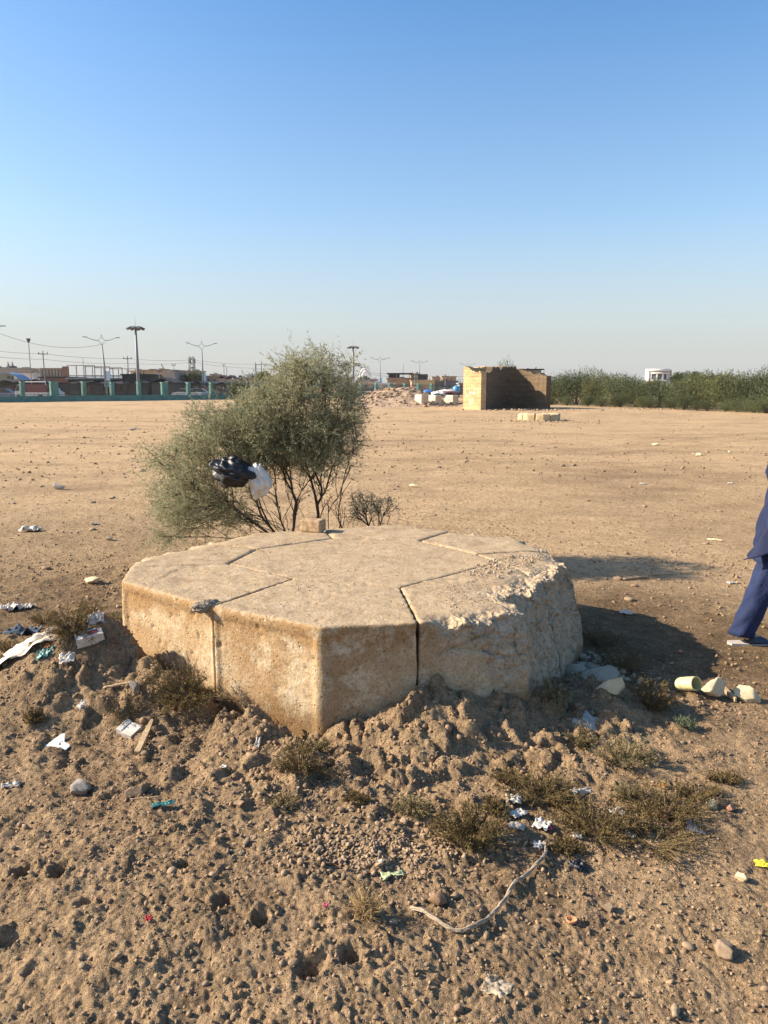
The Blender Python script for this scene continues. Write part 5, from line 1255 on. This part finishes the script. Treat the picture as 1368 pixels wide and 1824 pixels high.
pole('slim lamp post with a dark round head at far left', 57, 603, 100, (), .07, 'lamp_post', 'lamp post', None, True)
PA = pole('utility pole above the red parapet building', 81, 625, 112); PB = pole('utility pole left of the tall floodlight mast', 230, 634, 125); PC = pole('utility pole between the beige building and the dark tent', 285, 656, 118, (.5,))
PD = pole('utility pole left of the shrub top', 456, 645, 150, ()); PE = pole('utility pole behind the red gazebo roof', 739, 664, 170, (.9,)); PF = pole('utility pole in front of the purple building', 793, 667, 180, (1.2,.9)); pole('thin pole behind the roof scaffold', 151, 638, 140, (), .07)
pole('thin antenna pole on the far skyline left of the yellow building', 718, 649, 210, (), .10, 'antenna_pole', 'antenna', None); pole('thin pole by the crane at left centre', 311, 647, 170, (.6,), .08); pole('twin thin mast right of the cell tower', 349, 643, 190, (), .12); pole('thin faint mast behind the second street lamp', 400, 648, 230, (.5,), .14); pole('thinner faint mast next to the faint mast', 405, 653, 230, (), .14)
pole('white thin post at the top right of the ruin', 968, 657, 150, (), .10)
def cable(label, pts, sag=0, r=.022):
    P = [Vector(p) for p in pts]; Q = []
    for a, b in zip(P[:-1], P[1:]):
        for k in range(10):
            t = k/10; q = a.lerp(b, t); q.z -= sag*4*t*(1-t); Q.append(q-P[0])
    Q.append(P[-1]-P[0]); tag(MB().tube(Q, r, 3).build('power_cable', MD, None, False, P[0]), label, 'cable', 'overhead cables')
L0 = at_y(-60, 617, 104); up = Vector((0,0,-.4)); lo = Vector((0,0,-1.2))
cable('upper overhead cable running from the left edge past the utility poles', [L0, PA+up, PB+up, at_y(343,641,140), PD+up, at_y(560,652,165)], .25)
cable('lower overhead cable running from the left edge past the utility poles', [L0-Vector((0,0,.8)), PA+lo, PB+lo, at_y(343,645,140), PD+lo, at_y(560,656,165)], .25)
cable('sagging cable from the left lamp to the leaning street lamp', [at_y(-22,585,95), at_y(188,612,106)], 1.3)
cable('upper cable behind the gazebo between the two right utility poles', [at_y(640,662,160), PE+up, PF+up, at_y(900,668,190)], .2, .03)
cable('lower cable behind the gazebo between the two right utility poles', [at_y(640,664,160), PE+lo, PF+lo, at_y(900,671,190)], .2, .03)
def lattice(label, px, py, Y, wd, name='cell_tower'):
    b = at_y(px, 690, Y); h = zt(py, Y); r = thing(name, label, 'tower', (b.x, Y, 0)); m = MB()
    for sx, sy in ((-1,-1),(1,-1),(1,1),(-1,1)): m.tube([(sx*wd,sy*wd,0),(sx*wd*.55,sy*wd*.55,h)],.10,4)
    for i in range(8):
        z0, z1 = h*i/8, h*(i+1)/8; s0, s1 = wd*(1-.45*i/8), wd*(1-.45*(i+1)/8)
        for sx in (-1,1): m.tube([(sx*s0,-s0,z0),(-sx*s1,-s1,z1)],.05,3).tube([(sx*s0,s0,z0),(-sx*s1,s1,z1)],.05,3)
    m.build('lattice', GP, r)
    for k in range(3): a = k*2.09; MB().box((math.cos(a)*wd*.95,math.sin(a)*wd*.95,h-1.1),(.22,.22,1.2)).build('antenna_panel', GP, r)
    MB().tube([(0,0,h-2.9),(0,0,h-2.6)],wd*1.0,8).build('ring_platform', GP, r)
lattice('grey lattice cell tower left of the second street lamp', 343, 635, 190, .9)
def metal_frame():
    Y = 150; x0, x1 = Y2(454, 463.5, Y); z = zt(648, Y); r = thing('metal_frame', 'tall thin rectangular metal frame left of the shrub top', 'metal frame', ((x0+x1)/2, Y+2, 0)); w_ = (x1-x0)/2
    for s in (-1,1): MB().tube([(s*w_,0,0),(s*w_,0,z)],.07,5).build('upright', GP, r)
    MB().tube([(-w_,0,z-.1),(w_,0,z-.1)],.06,5).build('top_rail', GP, r); MB().tube([(-w_,0,z*.62),(w_,0,z*.62)],.06,5).build('lower_rail', GP, r)
metal_frame()
def crane():
    Y = 160; a = at_y(287,648,Y); b = at_y(297,668,Y); r = thing('crane_boom', 'slanting thin crane boom above the beige building', 'crane', (b.x, Y, 0))
    MB().tube([(0,0,0),(0,0,b.z)],.18,5).build('mast', GP, r); MB().tube([(0,0,b.z),(a.x-b.x,0,a.z)],[.16,.08],5).build('boom', GP, r)
crane()

# ---- buildings behind the fence
def building(label, px0, px1, pyt, Y, m, wins=(), roof=None, depth=7, z0=0, pyb=None, name='building', cat='building', roofpx=2.0, overhang=.25, doors=(), winm=None, rz=0):
    x0, x1 = Y2(px0, px1, Y); z1 = zt(pyt, Y); zb = zt(pyb, Y) if pyb else 0; W_ = x1-x0; H_ = z1-zb
    r = thing(name, label, cat, ((x0+x1)/2, Y, zb), rz)
    MB().box((0,depth/2,H_/2),(W_,depth,H_)).build('walls', m, r)
    MB().box((0,depth/2,H_+roofpx*Y/F/2),(W_+overhang*2,depth+overhang*2,roofpx*Y/F)).build('roof', roof or m, r)
    g_ = random.Random(int(px0*7+px1)); cols = (mm('roof_pale', (.42,.38,.33), var=.2), mm('roof_dark', (.06,.055,.05), var=.3), mm('roof_tan', (.34,.26,.18), var=.2))
    for q in range(g_.choice((1,2,3)) if px1-px0 < 46 else 4):
        bw = g_.uniform(.06,.2)*W_; bh = g_.uniform(.8,3.4)*Y/F; MB().box((g_.uniform(-.42,.42)*W_, g_.uniform(.5,depth*.7), H_+roofpx*Y/F+bh/2),(bw, g_.uniform(.8,2.0), bh)).build(g_.choice(('roof_hut','roof_tank','parapet_piece')), g_.choice(cols), r)
    if g_.random() < .6: MB().tube([(W_*.3, 1, H_),(W_*.3+.1, 1, H_+g_.uniform(3,7)*Y/F)], .05, 4).build('antenna', MD, r)
    wm = winm or mm('dark_window', (.035,.035,.04), rough=.4, var=.2, bump=0)
    for (u0,u1,v0,v1) in wins:
        f = MB().box((-W_/2+W_*(u0+u1)/2, -.03, H_*(v0+v1)/2),(W_*(u1-u0),.05,H_*(v1-v0))).build('window', wm, r)
        MB().box((-W_/2+W_*(u0+u1)/2, -.05, H_*v0-.06),(W_*(u1-u0)+.2,.14,.1)).build('sill', m, f)
    return r, W_, H_
BE = mm('beige_render', (.36,.28,.20), var=.2, scale=.8, bump=.2, bscale=5); SA = mm('sand_brick', (.52,.40,.20), var=.2, scale=.8); BR = mm('brown_brick', (.34,.23,.15), var=.25, scale=.8)
GR = mm('grey_render', (.32,.30,.28), var=.2, scale=.8); RB = mm('red_brick', (.19,.10,.075), var=.25, scale=.9); PU = mm('mauve_render', (.24,.19,.18), var=.2, scale=.8)
DK = mm('dark_tarp', (.035,.033,.034), var=.4, scale=.7, bump=.4, bscale=3, dist=.1); DR = mm('dark_roof', (.040,.035,.032), var=.4, scale=.7, bump=.3, bscale=3, dist=.1); WR = mm('white_render', (.62,.60,.55), var=.15, scale=.8)
BT = mm('blue_tarp', (.05,.16,.42), var=.25, scale=1, bump=.5, bscale=2, dist=.2); WT = mm('white_tarp', (.62,.60,.56), var=.2, scale=1, bump=.5, bscale=2, dist=.2)
building('long pale roofed hall at the far left edge', -20,46,657,165, GR, [(.5,.6,.6,.85),(.7,.8,.6,.85)], mm('pale_roof', (.30,.29,.28)))
building('low white house behind the far left shed', 26,60,667,135, WR, [(.2,.35,.6,.85),(.6,.75,.6,.85)])
r, W_, H_ = building('building with red parapet and pale colonnade behind the green fence', 72,122,673,122, RB, [], DR)
for i in range(9):
    MB().box((-W_/2+W_*(i+.5)/9, .3, H_+.75),(.35,.35,1.2)).build('column', BE, r)
MB().box((0,.3,H_+1.45),(W_,.5,.22)).build('lintel', BE, r); MB().box((W_/2-.35,.2,H_+.85),(.8,.7,1.9)).build('brick_pier', mm('orange_brick', (.30,.14,.08)), r)
# roof scaffold
def scaffold():
    Y = 118; x0, x1 = Y2(122, 219, Y); r = thing('roof_terrace', 'dark flat roofed building carrying a rusty pipe frame terrace', 'building', ((x0+x1)/2, Y, 0)); W_ = x1-x0; z0, z1, zr = zt(675, Y), zt(651, Y), zt(669, Y)
    MB().box((0,3.5,z0/2),(W_,7,z0)).build('walls', DR, r); MB().box((0,3.4,z0+.06),(W_+.6,7.6,.22)).build('roof', GR, r)
    fm = mm('pipe', (.26,.23,.20), bump=0)
    for i in range(7):
        x = -W_/2+W_*i/6; zz = z1 if i < 4 else zt(655, Y)
        for y in (0,6.5): MB().tube([(x,y,z0),(x,y,zz)],.07,5).build('post', fm, r)
    for y in (0,6.5): MB().tube([(-W_/2,y,z1),(0,y,z1)],.07,5).tube([(0,y,zt(655,Y)),(W_/2,y,zt(655,Y))],.07,5).tube([(-W_/2,y,zr),(W_/2,y,zr)],.05,5).build('rail', fm, r)
    bal = MB()
    for i in range(46): x = -W_/2+W_*i/45; bal.tube([(x,0,z0),(x,0,zr)],.03,3)
    bal.build('balusters', fm, r)
    for i, x in enumerate((-5.2,-2.1,1.5,4.1)): MB().box((x,.0-.05,z0*.5),(1.9,.08,z0*.62)).build('shop_opening', mm('shop_dark', (.02,.02,.024), bump=0), r)
scaffold()
building('black boxy kiosk roof below the tall floodlight mast', 219,261,668,116, DK, [], DK)
building('beige brick house right of the tall floodlight mast', 252,312,660,150, BE, [(.55,.66,.55,.8),(.2,.3,.55,.8)], BR, roofpx=1.5)
building('grey annex beside the beige brick house', 296,312,664,146, GR, [(.3,.7,.5,.75)])
building('low green-grey house near the cell tower', 322,352,662,160, GR, [(.2,.35,.5,.8),(.6,.75,.5,.8)], BE)
building('tan skyline houses left of the red roofs', 364,392,671,165, BE, [(.2,.35,.6,.85),(.6,.75,.6,.85)])
building('long tan skyline house right of the red roofs', 418,470,674,170, BE, [(.1,.2,.6,.85),(.4,.5,.6,.85),(.7,.8,.6,.85)])
def gable(label, px0, px1, pyt, pye, Y, m, mw, name='gabled_shed'):
    x0, x1 = Y2(px0, px1, Y); r = thing(name, label, 'shed', ((x0+x1)/2, Y, 0)); W_ = x1-x0; ze, zr = zt(pye, Y), zt(pyt, Y)
    MB().box((0,2.5,ze/2),(W_*.92,5,ze)).build('walls', mw, r)
    MB().loft([[Vector((-W_/2,-.2,ze)),Vector((0,-.2,zr)),Vector((W_/2,-.2,ze)),Vector((0,-.2,zr-.25))],[Vector((-W_/2,5.2,ze)),Vector((0,5.2,zr)),Vector((W_/2,5.2,ze)),Vector((0,5.2,zr-.25))]]).build('roof', m, r)
gable('left of two red pitched roofs behind the fence', 389,402,668,674,150, RB, BE); gable('right of two red pitched roofs behind the fence', 402,418,668,675,150, RB, BE)
gable('dark pyramid tent behind the green fence', 268,310,672,681,112, DK, DK, 'market_tent')
def awning(label, px0, px1, pyt, Y, m, d=5, drop=.3, name='market_shed'):
    x0, x1 = Y2(px0, px1, Y); z = zt(pyt, Y); r = thing(name, label, 'market shed', ((x0+x1)/2, Y, 0), .0); W_ = x1-x0; n = 12; vs = []; g = random.Random(int(px0))
    for i in range(n+1):
        x = -W_/2+W_*i/n; s = .12*math.sin(i*1.3+px0)
        vs += [(x,-.6,z-drop+s+g.uniform(-.05,.05)),(x,d,z+s),(x,d,z+s-.08),(x,-.6,z-drop+s-.10)]
    fs = [(0,1,2,3), tuple(n*4+k for k in (3,2,1,0))]+[(i*4+k, i*4+4+k, i*4+4+(k+1)%4, i*4+(k+1)%4) for i in range(n) for k in range(4)]
    MB().add(vs, fs).build('roof_sheet', m, r)
    for i in range(4):
        x = -W_/2+.2+(W_-.4)*i/3; MB().tube([(x,-.3,0),(x,-.3,z-drop)],.06,5).build('post', MD, r)
    MB().box((0,d,z*.47),(W_,.2,z*.94)).build('back_wall', mm('shed_back', (.022,.020,.019), var=.5, scale=.6, bump=0), r)
    k = max(2, int(W_/2.4))
    for i in range(k):
        c = g.choice(((.12,.12,.13),(.20,.17,.14),(.08,.10,.15),(.25,.10,.08),(.30,.28,.25),(.10,.14,.12)))
        MB().box((-W_/2+W_*(i+.5)/k, 1.2, .5),(W_/k*.7,1.0,g.uniform(.7,1.3))).build('stall_counter', mat('counter', tuple(q*.5 for q in c), var=.4, scale=3, bump=0), r)
        MB().box((-W_/2+W_*(i+.5)/k+.2, d-.15, 1.3),(W_/k*.5,.08,1.2)).build('hung_goods', mat('goods', g.choice(((.3,.1,.1),(.1,.15,.3),(.35,.33,.3),(.05,.05,.05),(.25,.2,.1))), var=.4, scale=4, bump=0), r)
for i, a in enumerate(((-40,42,675,108,DR),(40,74,677,112,DR),(118,160,679,112,DR),(160,222,679,114,DR),(222,262,677,114,DK),(306,342,680,116,DR),(342,386,679,120,DK),(386,424,681,122,DR),(424,470,679,128,DR),(640,676,690,150,DK),(676,712,691,155,DK),(706,728,690,158,DR),(782,822,690,165,DR))):
    awning(('dark sheet roofed shed at the far left','small brown roofed shed behind the red truck','dark shed beneath the left half of the pipe frame','dark shed beneath the right half of the pipe frame','black roofed shed at the tall mast','dark roofed shed right of the dark tent','black roofed shed behind the second street lamp','dark shed with parked cars left of the shrub','dark shed half hidden by the shrub','black stall roof below the white arch','black stall roof below the third street lamp','dark stall left of the red gazebo','dark stall behind the concrete cubes')[i], *a)
def barrel():
    Y = 100; x0, x1 = Y2(-14, 38, Y); z = zt(676, Y); r = thing('barrel_canopy', 'curved blue-grey canopy behind the fence at far left', 'canopy', ((x0+x1)/2, Y, 0)); W_ = x1-x0; rings = []
    for y in (0,3):
        o = [Vector((-W_/2+W_*i/12, y, z+.9*math.sin(math.pi*i/12))) for i in range(13)]; rings.append(o+[q-Vector((0,0,.08)) for q in reversed(o)])
    MB().loft(rings).build('canopy_sheet', mm('canopy_blue', (.16,.24,.36), var=.2, rough=.4), r)
    for sx in (-1,1):
        for y in (.1,2.9): MB().tube([(sx*W_*.48,y,0),(sx*W_*.48,y,z)],.06,5).build('post', MD, r)
barrel()
building('long low tan building below the white arch', 625,674,682,175, BE, [(.1,.2,.4,.8),(.5,.6,.4,.8),(.8,.9,.4,.8)], GR)
building('white walled yard building right of the third street lamp', 668,702,684,170, WR, [(.5,.65,.4,.8)], WR)
r, W_, H_ = building('brown brick building with a dark flat overhanging canopy', 690,732,675,190, BR, [(.55,.75,.35,.6)], BR)
MB().box((0,3,H_+1.35),(W_*1.05,7,.25)).build('flat_canopy', DK, r)
for sx in (-.45,-.1,.45): MB().box((W_*sx,.4,H_+.6),(.2,.2,1.4)).build('canopy_post', GR, r)
MB().box((-W_*.2,2,H_+.65),(W_*.45,3,1.1)).build('roof_room', DR, r)
r, W_, H_ = building('sand yellow flat roofed building behind the red gazebo', 733,774,678,180, SA, [(.72,.8,.1,.4),(.1,.16,.45,.7)], SA, roofpx=1)
MB().box((0,4,H_+.9),(W_*.45,4,1.3)).build('roof_room', DR, r)
building('narrow sandy tower house above the gazebo', 732,747,667,195, SA, [(.3,.6,.7,.85)], BE); building('side wing of the sand yellow building', 774,785,680,186, BR, [(.3,.6,.4,.7)])
building('mauve grey building behind the concrete cubes', 784,816,679,190, PU, [(.15,.25,.4,.65),(.5,.6,.4,.65)], PU, roofpx=1); building('ragged skyline houses behind the mauve building', 788,812,672,230, BR, [(.2,.3,.7,.85),(.6,.7,.7,.85)], BE); building('pale skyline house left of the ragged houses', 770,788,673,240, BE, [(.3,.5,.7,.85)])
building('grey shed roof above the right of the ruin', 927,963,659,75, GR, [], DK, pyb=690, depth=3)
for i, (a, b, t, Yb, m_, lab) in enumerate(((476,500,672,160,BE,'tan house seen through the left edge of the shrub'),(640,656,679,190,GR,'grey low house right of the second floodlight mast'),(656,672,677,200,BE,'tan low house beneath the right foot of the white arch'),
    (332,344,668,150,BR,'brown roof room at the foot of the cell tower'),(376,386,668,175,BR,'small brown roof room left of the left red roof'),(440,452,669,180,WR,'small white roof room left of the metal frame'),(46,60,661,150,BE,'beige roof room behind the far left shed'),(234,250,662,150,SA,'sandy roof room behind the tall floodlight mast'),(818,830,684,170,GR,'grey low house touching the ruin'),(600,628,676,180,BE,'tan house seen through the right of the shrub'))):
    building(lab, a, b, t, Yb, m_, [(.2,.4,.6,.85),(.6,.8,.6,.85)], depth=5)
def round_building():
    Y = 300; x0, x1 = Y2(1149, 1191, Y); rr = (x1-x0)/2; z1 = zt(657, Y); r = thing('round_building', 'white round upper storeys of a building above the thicket', 'building', ((x0+x1)/2, Y, 0)); n = 28
    def ring(rad, z): return [Vector((math.cos(a)*rad, math.sin(a)*rad, z)) for a in np.linspace(0, 6.2832, n, endpoint=False)]
    f = .2256
    MB().loft([ring(rr*.86,0), ring(rr*.86,z1-.5)]).build('drum', mm('tinted_glass', (.06,.065,.07), rough=.25, bump=0), r, True)
    for za, zb, rad, m in ((z1-1.0,z1-.1,rr,WR),(z1-2.05,z1-1.45,rr,WR),(z1-4.9,z1-4.2,rr*.99,WR),(z1-8.0,z1-7.2,rr*.99,WR),(z1-1.45,z1-1.0,rr*.93,GR)):
        MB().loft([ring(rad,za),ring(rad,zb)]).build('floor_band', m, r, True)
    for k in range(12):
        a = 6.2832*k/12+.12; MB().box((math.cos(a)*rr*.92,math.sin(a)*rr*.92,(z1-1.5)/2),(.5,.55,z1-1.5),a).build('column', WR, r)
    a = math.radians(200); MB().box((math.cos(a)*rr*.88,math.sin(a)*rr*.88,(z1-1.2)/2),(2.0,2.2,z1-1.2),a).build('solid_bay', WR, r)
    MB().box((rr*.98,-.5,z1-1.6),(1.0,1.4,2.2)).build('water_tank', GR, r)
round_building()
def arch():
    Y = 420; x0, x1 = Y2(639.5, 662, Y); c = (x0+x1)/2; h = zt(657.5, Y); r = thing('white_arch', 'white double parabolic arch standing far away right of the shrub', 'arch', (c, Y, 0)); w_ = (x1-x0)/2
    for k, (dx, s) in enumerate(((-.5,1.0),(.6,.93))):
        pts = [(w_*.93*math.cos(t)*(1.0)+dx, k*3.0, h*s*math.sin(t)**.75 if math.sin(t) > 0 else 0) for t in np.linspace(0, math.pi, 25)]
        MB().tube(pts, .45, 6).build('rib', mm('white_steel', (.8,.79,.75), var=.03, bump=0), r, True)
arch()
def spires():
    for i, px in enumerate((17.5, 25)):
        Y = 260; x = at_y(px, 690, Y).x; h = zt(643, Y); r = thing('minaret', ('left','right')[i]+' of two tiny dark spires on the skyline at far left', 'minaret', (x, Y, 0))
        MB().tube([(0,0,0),(0,0,h*.82)],.6,8).build('shaft', GR, r); MB().tube([(0,0,h*.8),(0,0,h*.84)],.9,8).build('balcony', GR, r); MB().tube([(0,0,h*.84),(0,0,h)],[.6,.05],8).build('spire', GR, r)
spires()
def gazebo():
    Y = 140; x0, x1 = Y2(724, 760, Y); c = (x0+x1)/2; w_ = (x1-x0)/2; ze, zr = zt(692, Y), zt(685, Y); r = thing('gazebo', 'open kiosk with a red-brown hipped roof behind the rubble heap', 'gazebo', (c, Y, 0))
    MB().add([(-w_,-w_,ze),(w_,-w_,ze),(w_,w_,ze),(-w_,w_,ze),(0,0,zr),(-w_,-w_,ze-.15),(w_,-w_,ze-.15),(w_,w_,ze-.15),(-w_,w_,ze-.15)], [(0,1,4),(1,2,4),(2,3,4),(3,0,4),(0,5,6,1),(1,6,7,2),(2,7,8,3),(3,8,5,0),(8,7,6,5)]).build('roof', mm('red_roof', (.30,.15,.10), var=.2), r)
    for sx in (-1,1):
        for sy in (-1,1): MB().tube([(sx*w_*.85,sy*w_*.85,-.2),(sx*w_*.85,sy*w_*.85,ze)],.09,5).build('post', GP, r)
    MB().box((0,w_*.6,ze*.45),(w_*1.4,.3,ze*.8)).build('counter', DK, r)
gazebo()
def tarp(label, px0, px1, pyt, pyb, Y, m, seed, name='tarpaulin'):
    x0, x1 = Y2(px0, px1, Y); n = 14; z1, z0 = zt(pyt, Y), zt(pyb, Y); r = thing(name, label, 'tarpaulin', ((x0+x1)/2, Y, 0)); W_ = x1-x0
    u, v_ = np.meshgrid(np.linspace(-1,1,n), np.linspace(-1,1,n), indexing='ij'); u = u.ravel(); v_ = v_.ravel()
    z = z0+(z1-z0)*np.sqrt(np.clip(1-.75*(u*u*.6+v_*v_*.7),0,1))*(1+.25*perlin(u*2+seed, v_*2, seed)); P = np.stack([u*W_/2, v_*1.6, z], 1)
    f = np.array([[i*n+j,(i+1)*n+j,(i+1)*n+j+1,i*n+j+1] for i in range(n-1) for j in range(n-1)])
    o = obj('sheet', np_mesh('sheet', P, f, m, True), r); md = o.modifiers.new('t','SOLIDIFY'); md.thickness = .05
    for sx in (-1,1):
        for sy in (-1,1): MB().tube([(sx*W_*.42,sy*1.3,-.2),(sx*W_*.42,sy*1.3,z0+.1)],.06,4).build('post', MD, r)
tarp('blue tarpaulin over a stall behind the leftmost concrete cube', 754,770,694,705,120, BT, 1); tarp('white tarpaulin left of centre behind the middle cube', 768,792,697,707,118, WT, 2)
tarp('white tarpaulin stretched behind the rightmost cube', 782,816,694,700,130, WT, 3); tarp('red brown awning beneath the white tarpaulin', 790,818,697,702,124, mm('maroon', (.16,.04,.04)), 4)
def tank():
    Y = 128; c = at_y(813, 694, Y); r = thing('water_tank', 'blue round water tank on a stand left of the ruin', 'water tank', (c.x, Y, 0)); n = 16; h = c.z
    prof = ((.1,-.65),(.45,-.6),(.62,-.3),(.62,.2),(.5,.5),(.2,.68),(.05,.7))
    MB().loft([[Vector((math.cos(a)*q, math.sin(a)*q, h+z)) for a in np.linspace(0,6.2832,n,endpoint=False)] for q, z in prof]).build('tank_body', mm('tank_blue', (.08,.28,.48), var=.15, rough=.4), r, True)
    for sx in (-1,1):
        for sy in (-1,1): MB().tube([(sx*.45,sy*.45,-.2),(sx*.45,sy*.45,h-.5)],.05,4).build('stand_leg', MD, r)
tank()

# ---- vehicles
def car(label, px, Y, col, rz=0, kind='car', s=1.0):
    b = at_y(px, 690, Y); r = thing('parked_car', label, 'car', (b.x, Y, 0), rz); pm = mat('car_paint', col, rough=.3, var=.05, bump=0); gl = mm('car_glass', (.03,.035,.04), rough=.15, bump=0)
    prof = [(-2.1,.35),(-2.15,.75),(-1.9,.92),(-1.2,.98),(1.05,.95),(1.95,.82),(2.15,.6),(2.1,.35)]
    MB().loft([[Vector((x*s,y,z*s)) for x, z in prof] for y in (-.82,.82)]).build('body', pm, r)
    cab = [(-1.5,.95),(-1.0,1.42),(.35,1.45),(1.15,.95)]
    MB().loft([[Vector((x*s,y,z*s)) for x, z in cab] for y in (-.68,.68)]).build('cabin_glass', gl, r); MB().box((-.33*s,0,1.46*s),(1.35*s,1.3,.05)).build('roof', pm, r)
    for x in (-1.3,1.3):
        for y in (-.78,.78):
            wv = MB().tube([(x*s,y-.1,.32),(x*s,y+.1,.32)],.32,12).build('wheel', mm('tyre', (.02,.02,.02), bump=0), r); MB().tube([(x*s,y-.11,.32),(x*s,y+.11,.32)],.18,10).build('rim', GP, wv)
    for y in (-.6,.6): MB().box((2.08*s,y,.66*s),(.12,.3,.14)).build('headlight', WH, r)
for a in (('white car parked behind the fence left of the second street lamp',334,108,(.75,.75,.74),.1),('pale car partly hidden behind the second street lamp',356,110,(.6,.62,.62),.0),('silver car behind the fence next to the olive tree',432,114,(.5,.54,.55),.2),
          ('dark car behind the fence left of the shrub',398,112,(.10,.10,.11),.1),('blue grey car behind the far left fence bay',8,94,(.20,.24,.32),.0),('red car behind the far left fence bay',28,98,(.35,.05,.04),.3),
          ('white car low behind the fence at the arch',658,140,(.7,.7,.68),.1),('red car behind the fence under the third street lamp',684,142,(.3,.05,.05),.1)): car(*a)
def truck():
    Y = 94; b = at_y(60, 690, Y); r = thing('pickup_truck', 'red truck with white cab and rails behind the green fence', 'truck', (b.x, Y, 0)); red = mm('truck_red', (.17,.045,.04), rough=.5); wh = mm('truck_white', (.7,.69,.66), rough=.4)
    MB().box((.5,0,1.5),(2.6,1.9,.95)).build('cargo_body', red, r); MB().box((.5,0,.78),(2.9,1.8,.5)).build('chassis', wh, r)
    MB().loft([[Vector((x,y,z)) for x, z in ((-2.0,.45),(-2.0,1.1),(-1.6,1.95),(-.85,2.0),(-.85,.45))] for y in (-.85,.85)]).build('cab', wh, r); MB().loft([[Vector((x,y,z)) for x, z in ((-1.93,1.2),(-1.62,1.85),(-1.0,1.88),(-1.0,1.2))] for y in (-.87,.87)]).build('cab_glass', mm('car_glass', (.03,.035,.04)), r)
    for x in (-.8,1.9): MB().tube([(x,-.9,1.9),(x,-.9,2.3)],.04,4).build('rail_post', wh, r)
    MB().tube([(-.8,-.9,2.28),(1.9,-.9,2.28)],.05,4).build('rail', wh, r)
    for x in (-1.4,1.2):
        for y in (-.85,.85): MB().tube([(x,y-.12,.38),(x,y+.12,.38)],.38,12).build('wheel', mm('tyre', (.02,.02,.02)), r)
truck()
def van():
    Y = 95; b = at_y(90, 690, Y); r = thing('parked_van', 'pale white van right of the red truck behind the fence', 'van', (b.x, Y, 0)); wh = mm('van_paint', (.62,.63,.57), rough=.4)
    MB().loft([[Vector((x,y,z)) for x, z in ((-1.3,.4),(-1.3,1.5),(-1.1,1.75),(.6,1.75),(1.0,1.15),(1.4,1.0),(1.4,.4))] for y in (-.8,.8)]).build('body', wh, r)
    MB().loft([[Vector((x,y,z)) for x, z in ((-1.0,1.2),(-1.0,1.6),(.5,1.6),(.8,1.2))] for y in (-.82,.82)]).build('windows', mm('car_glass', (.03,.035,.04)), r)
    for x in (-.8,.9):
        for y in (-.78,.78): MB().tube([(x,y-.1,.32),(x,y+.1,.32)],.32,10).build('wheel', mm('tyre', (.02,.02,.02)), r)
van()
# ---- haze: one closed box of pale air round everything
hz_m = bpy.data.materials.new('haze'); hz_m.use_nodes = True; hn = hz_m.node_tree.nodes; hn.remove(hn['Principled BSDF'])
pv = hn.new('ShaderNodeVolumePrincipled'); pv.inputs['Color'].default_value = (.90,.92,.95,1); pv.inputs['Density'].default_value = .00016; pv.inputs['Anisotropy'].default_value = .2
hz_m.node_tree.links.new(pv.outputs[0], hn['Material Output'].inputs['Volume'])
tag(MB().box((0,150,11.0),(1400,1100,25)).build('haze', hz_m), kind='stuff')
# ---- birds
for i, (px, py, Y) in enumerate(((55,546,90),(62,548,92),(68,545,95),(75,549,93),(1290,564,80))):
    p = at_y(px, py, Y); MB_ = MB().tube([(-.12,0,0),(0,0,.01),(.14,0,0)],[.01,.05,.01],5).add([(0,-.04,.01),(.08,-.04,.01),(-.06,-.42,.12),(0,.04,.01),(.08,.04,.01),(-.06,.42,.12)],[(0,1,2),(3,5,4)])
    o = MB_.build('bird', MD, None, False, p); o.scale = (.45,.45,.45)
    tag(o, 'tiny bird high in the sky above the left lamp posts' if i < 4 else 'lone tiny bird in the sky at right', 'bird', 'birds over the left lamp posts' if i < 4 else None)
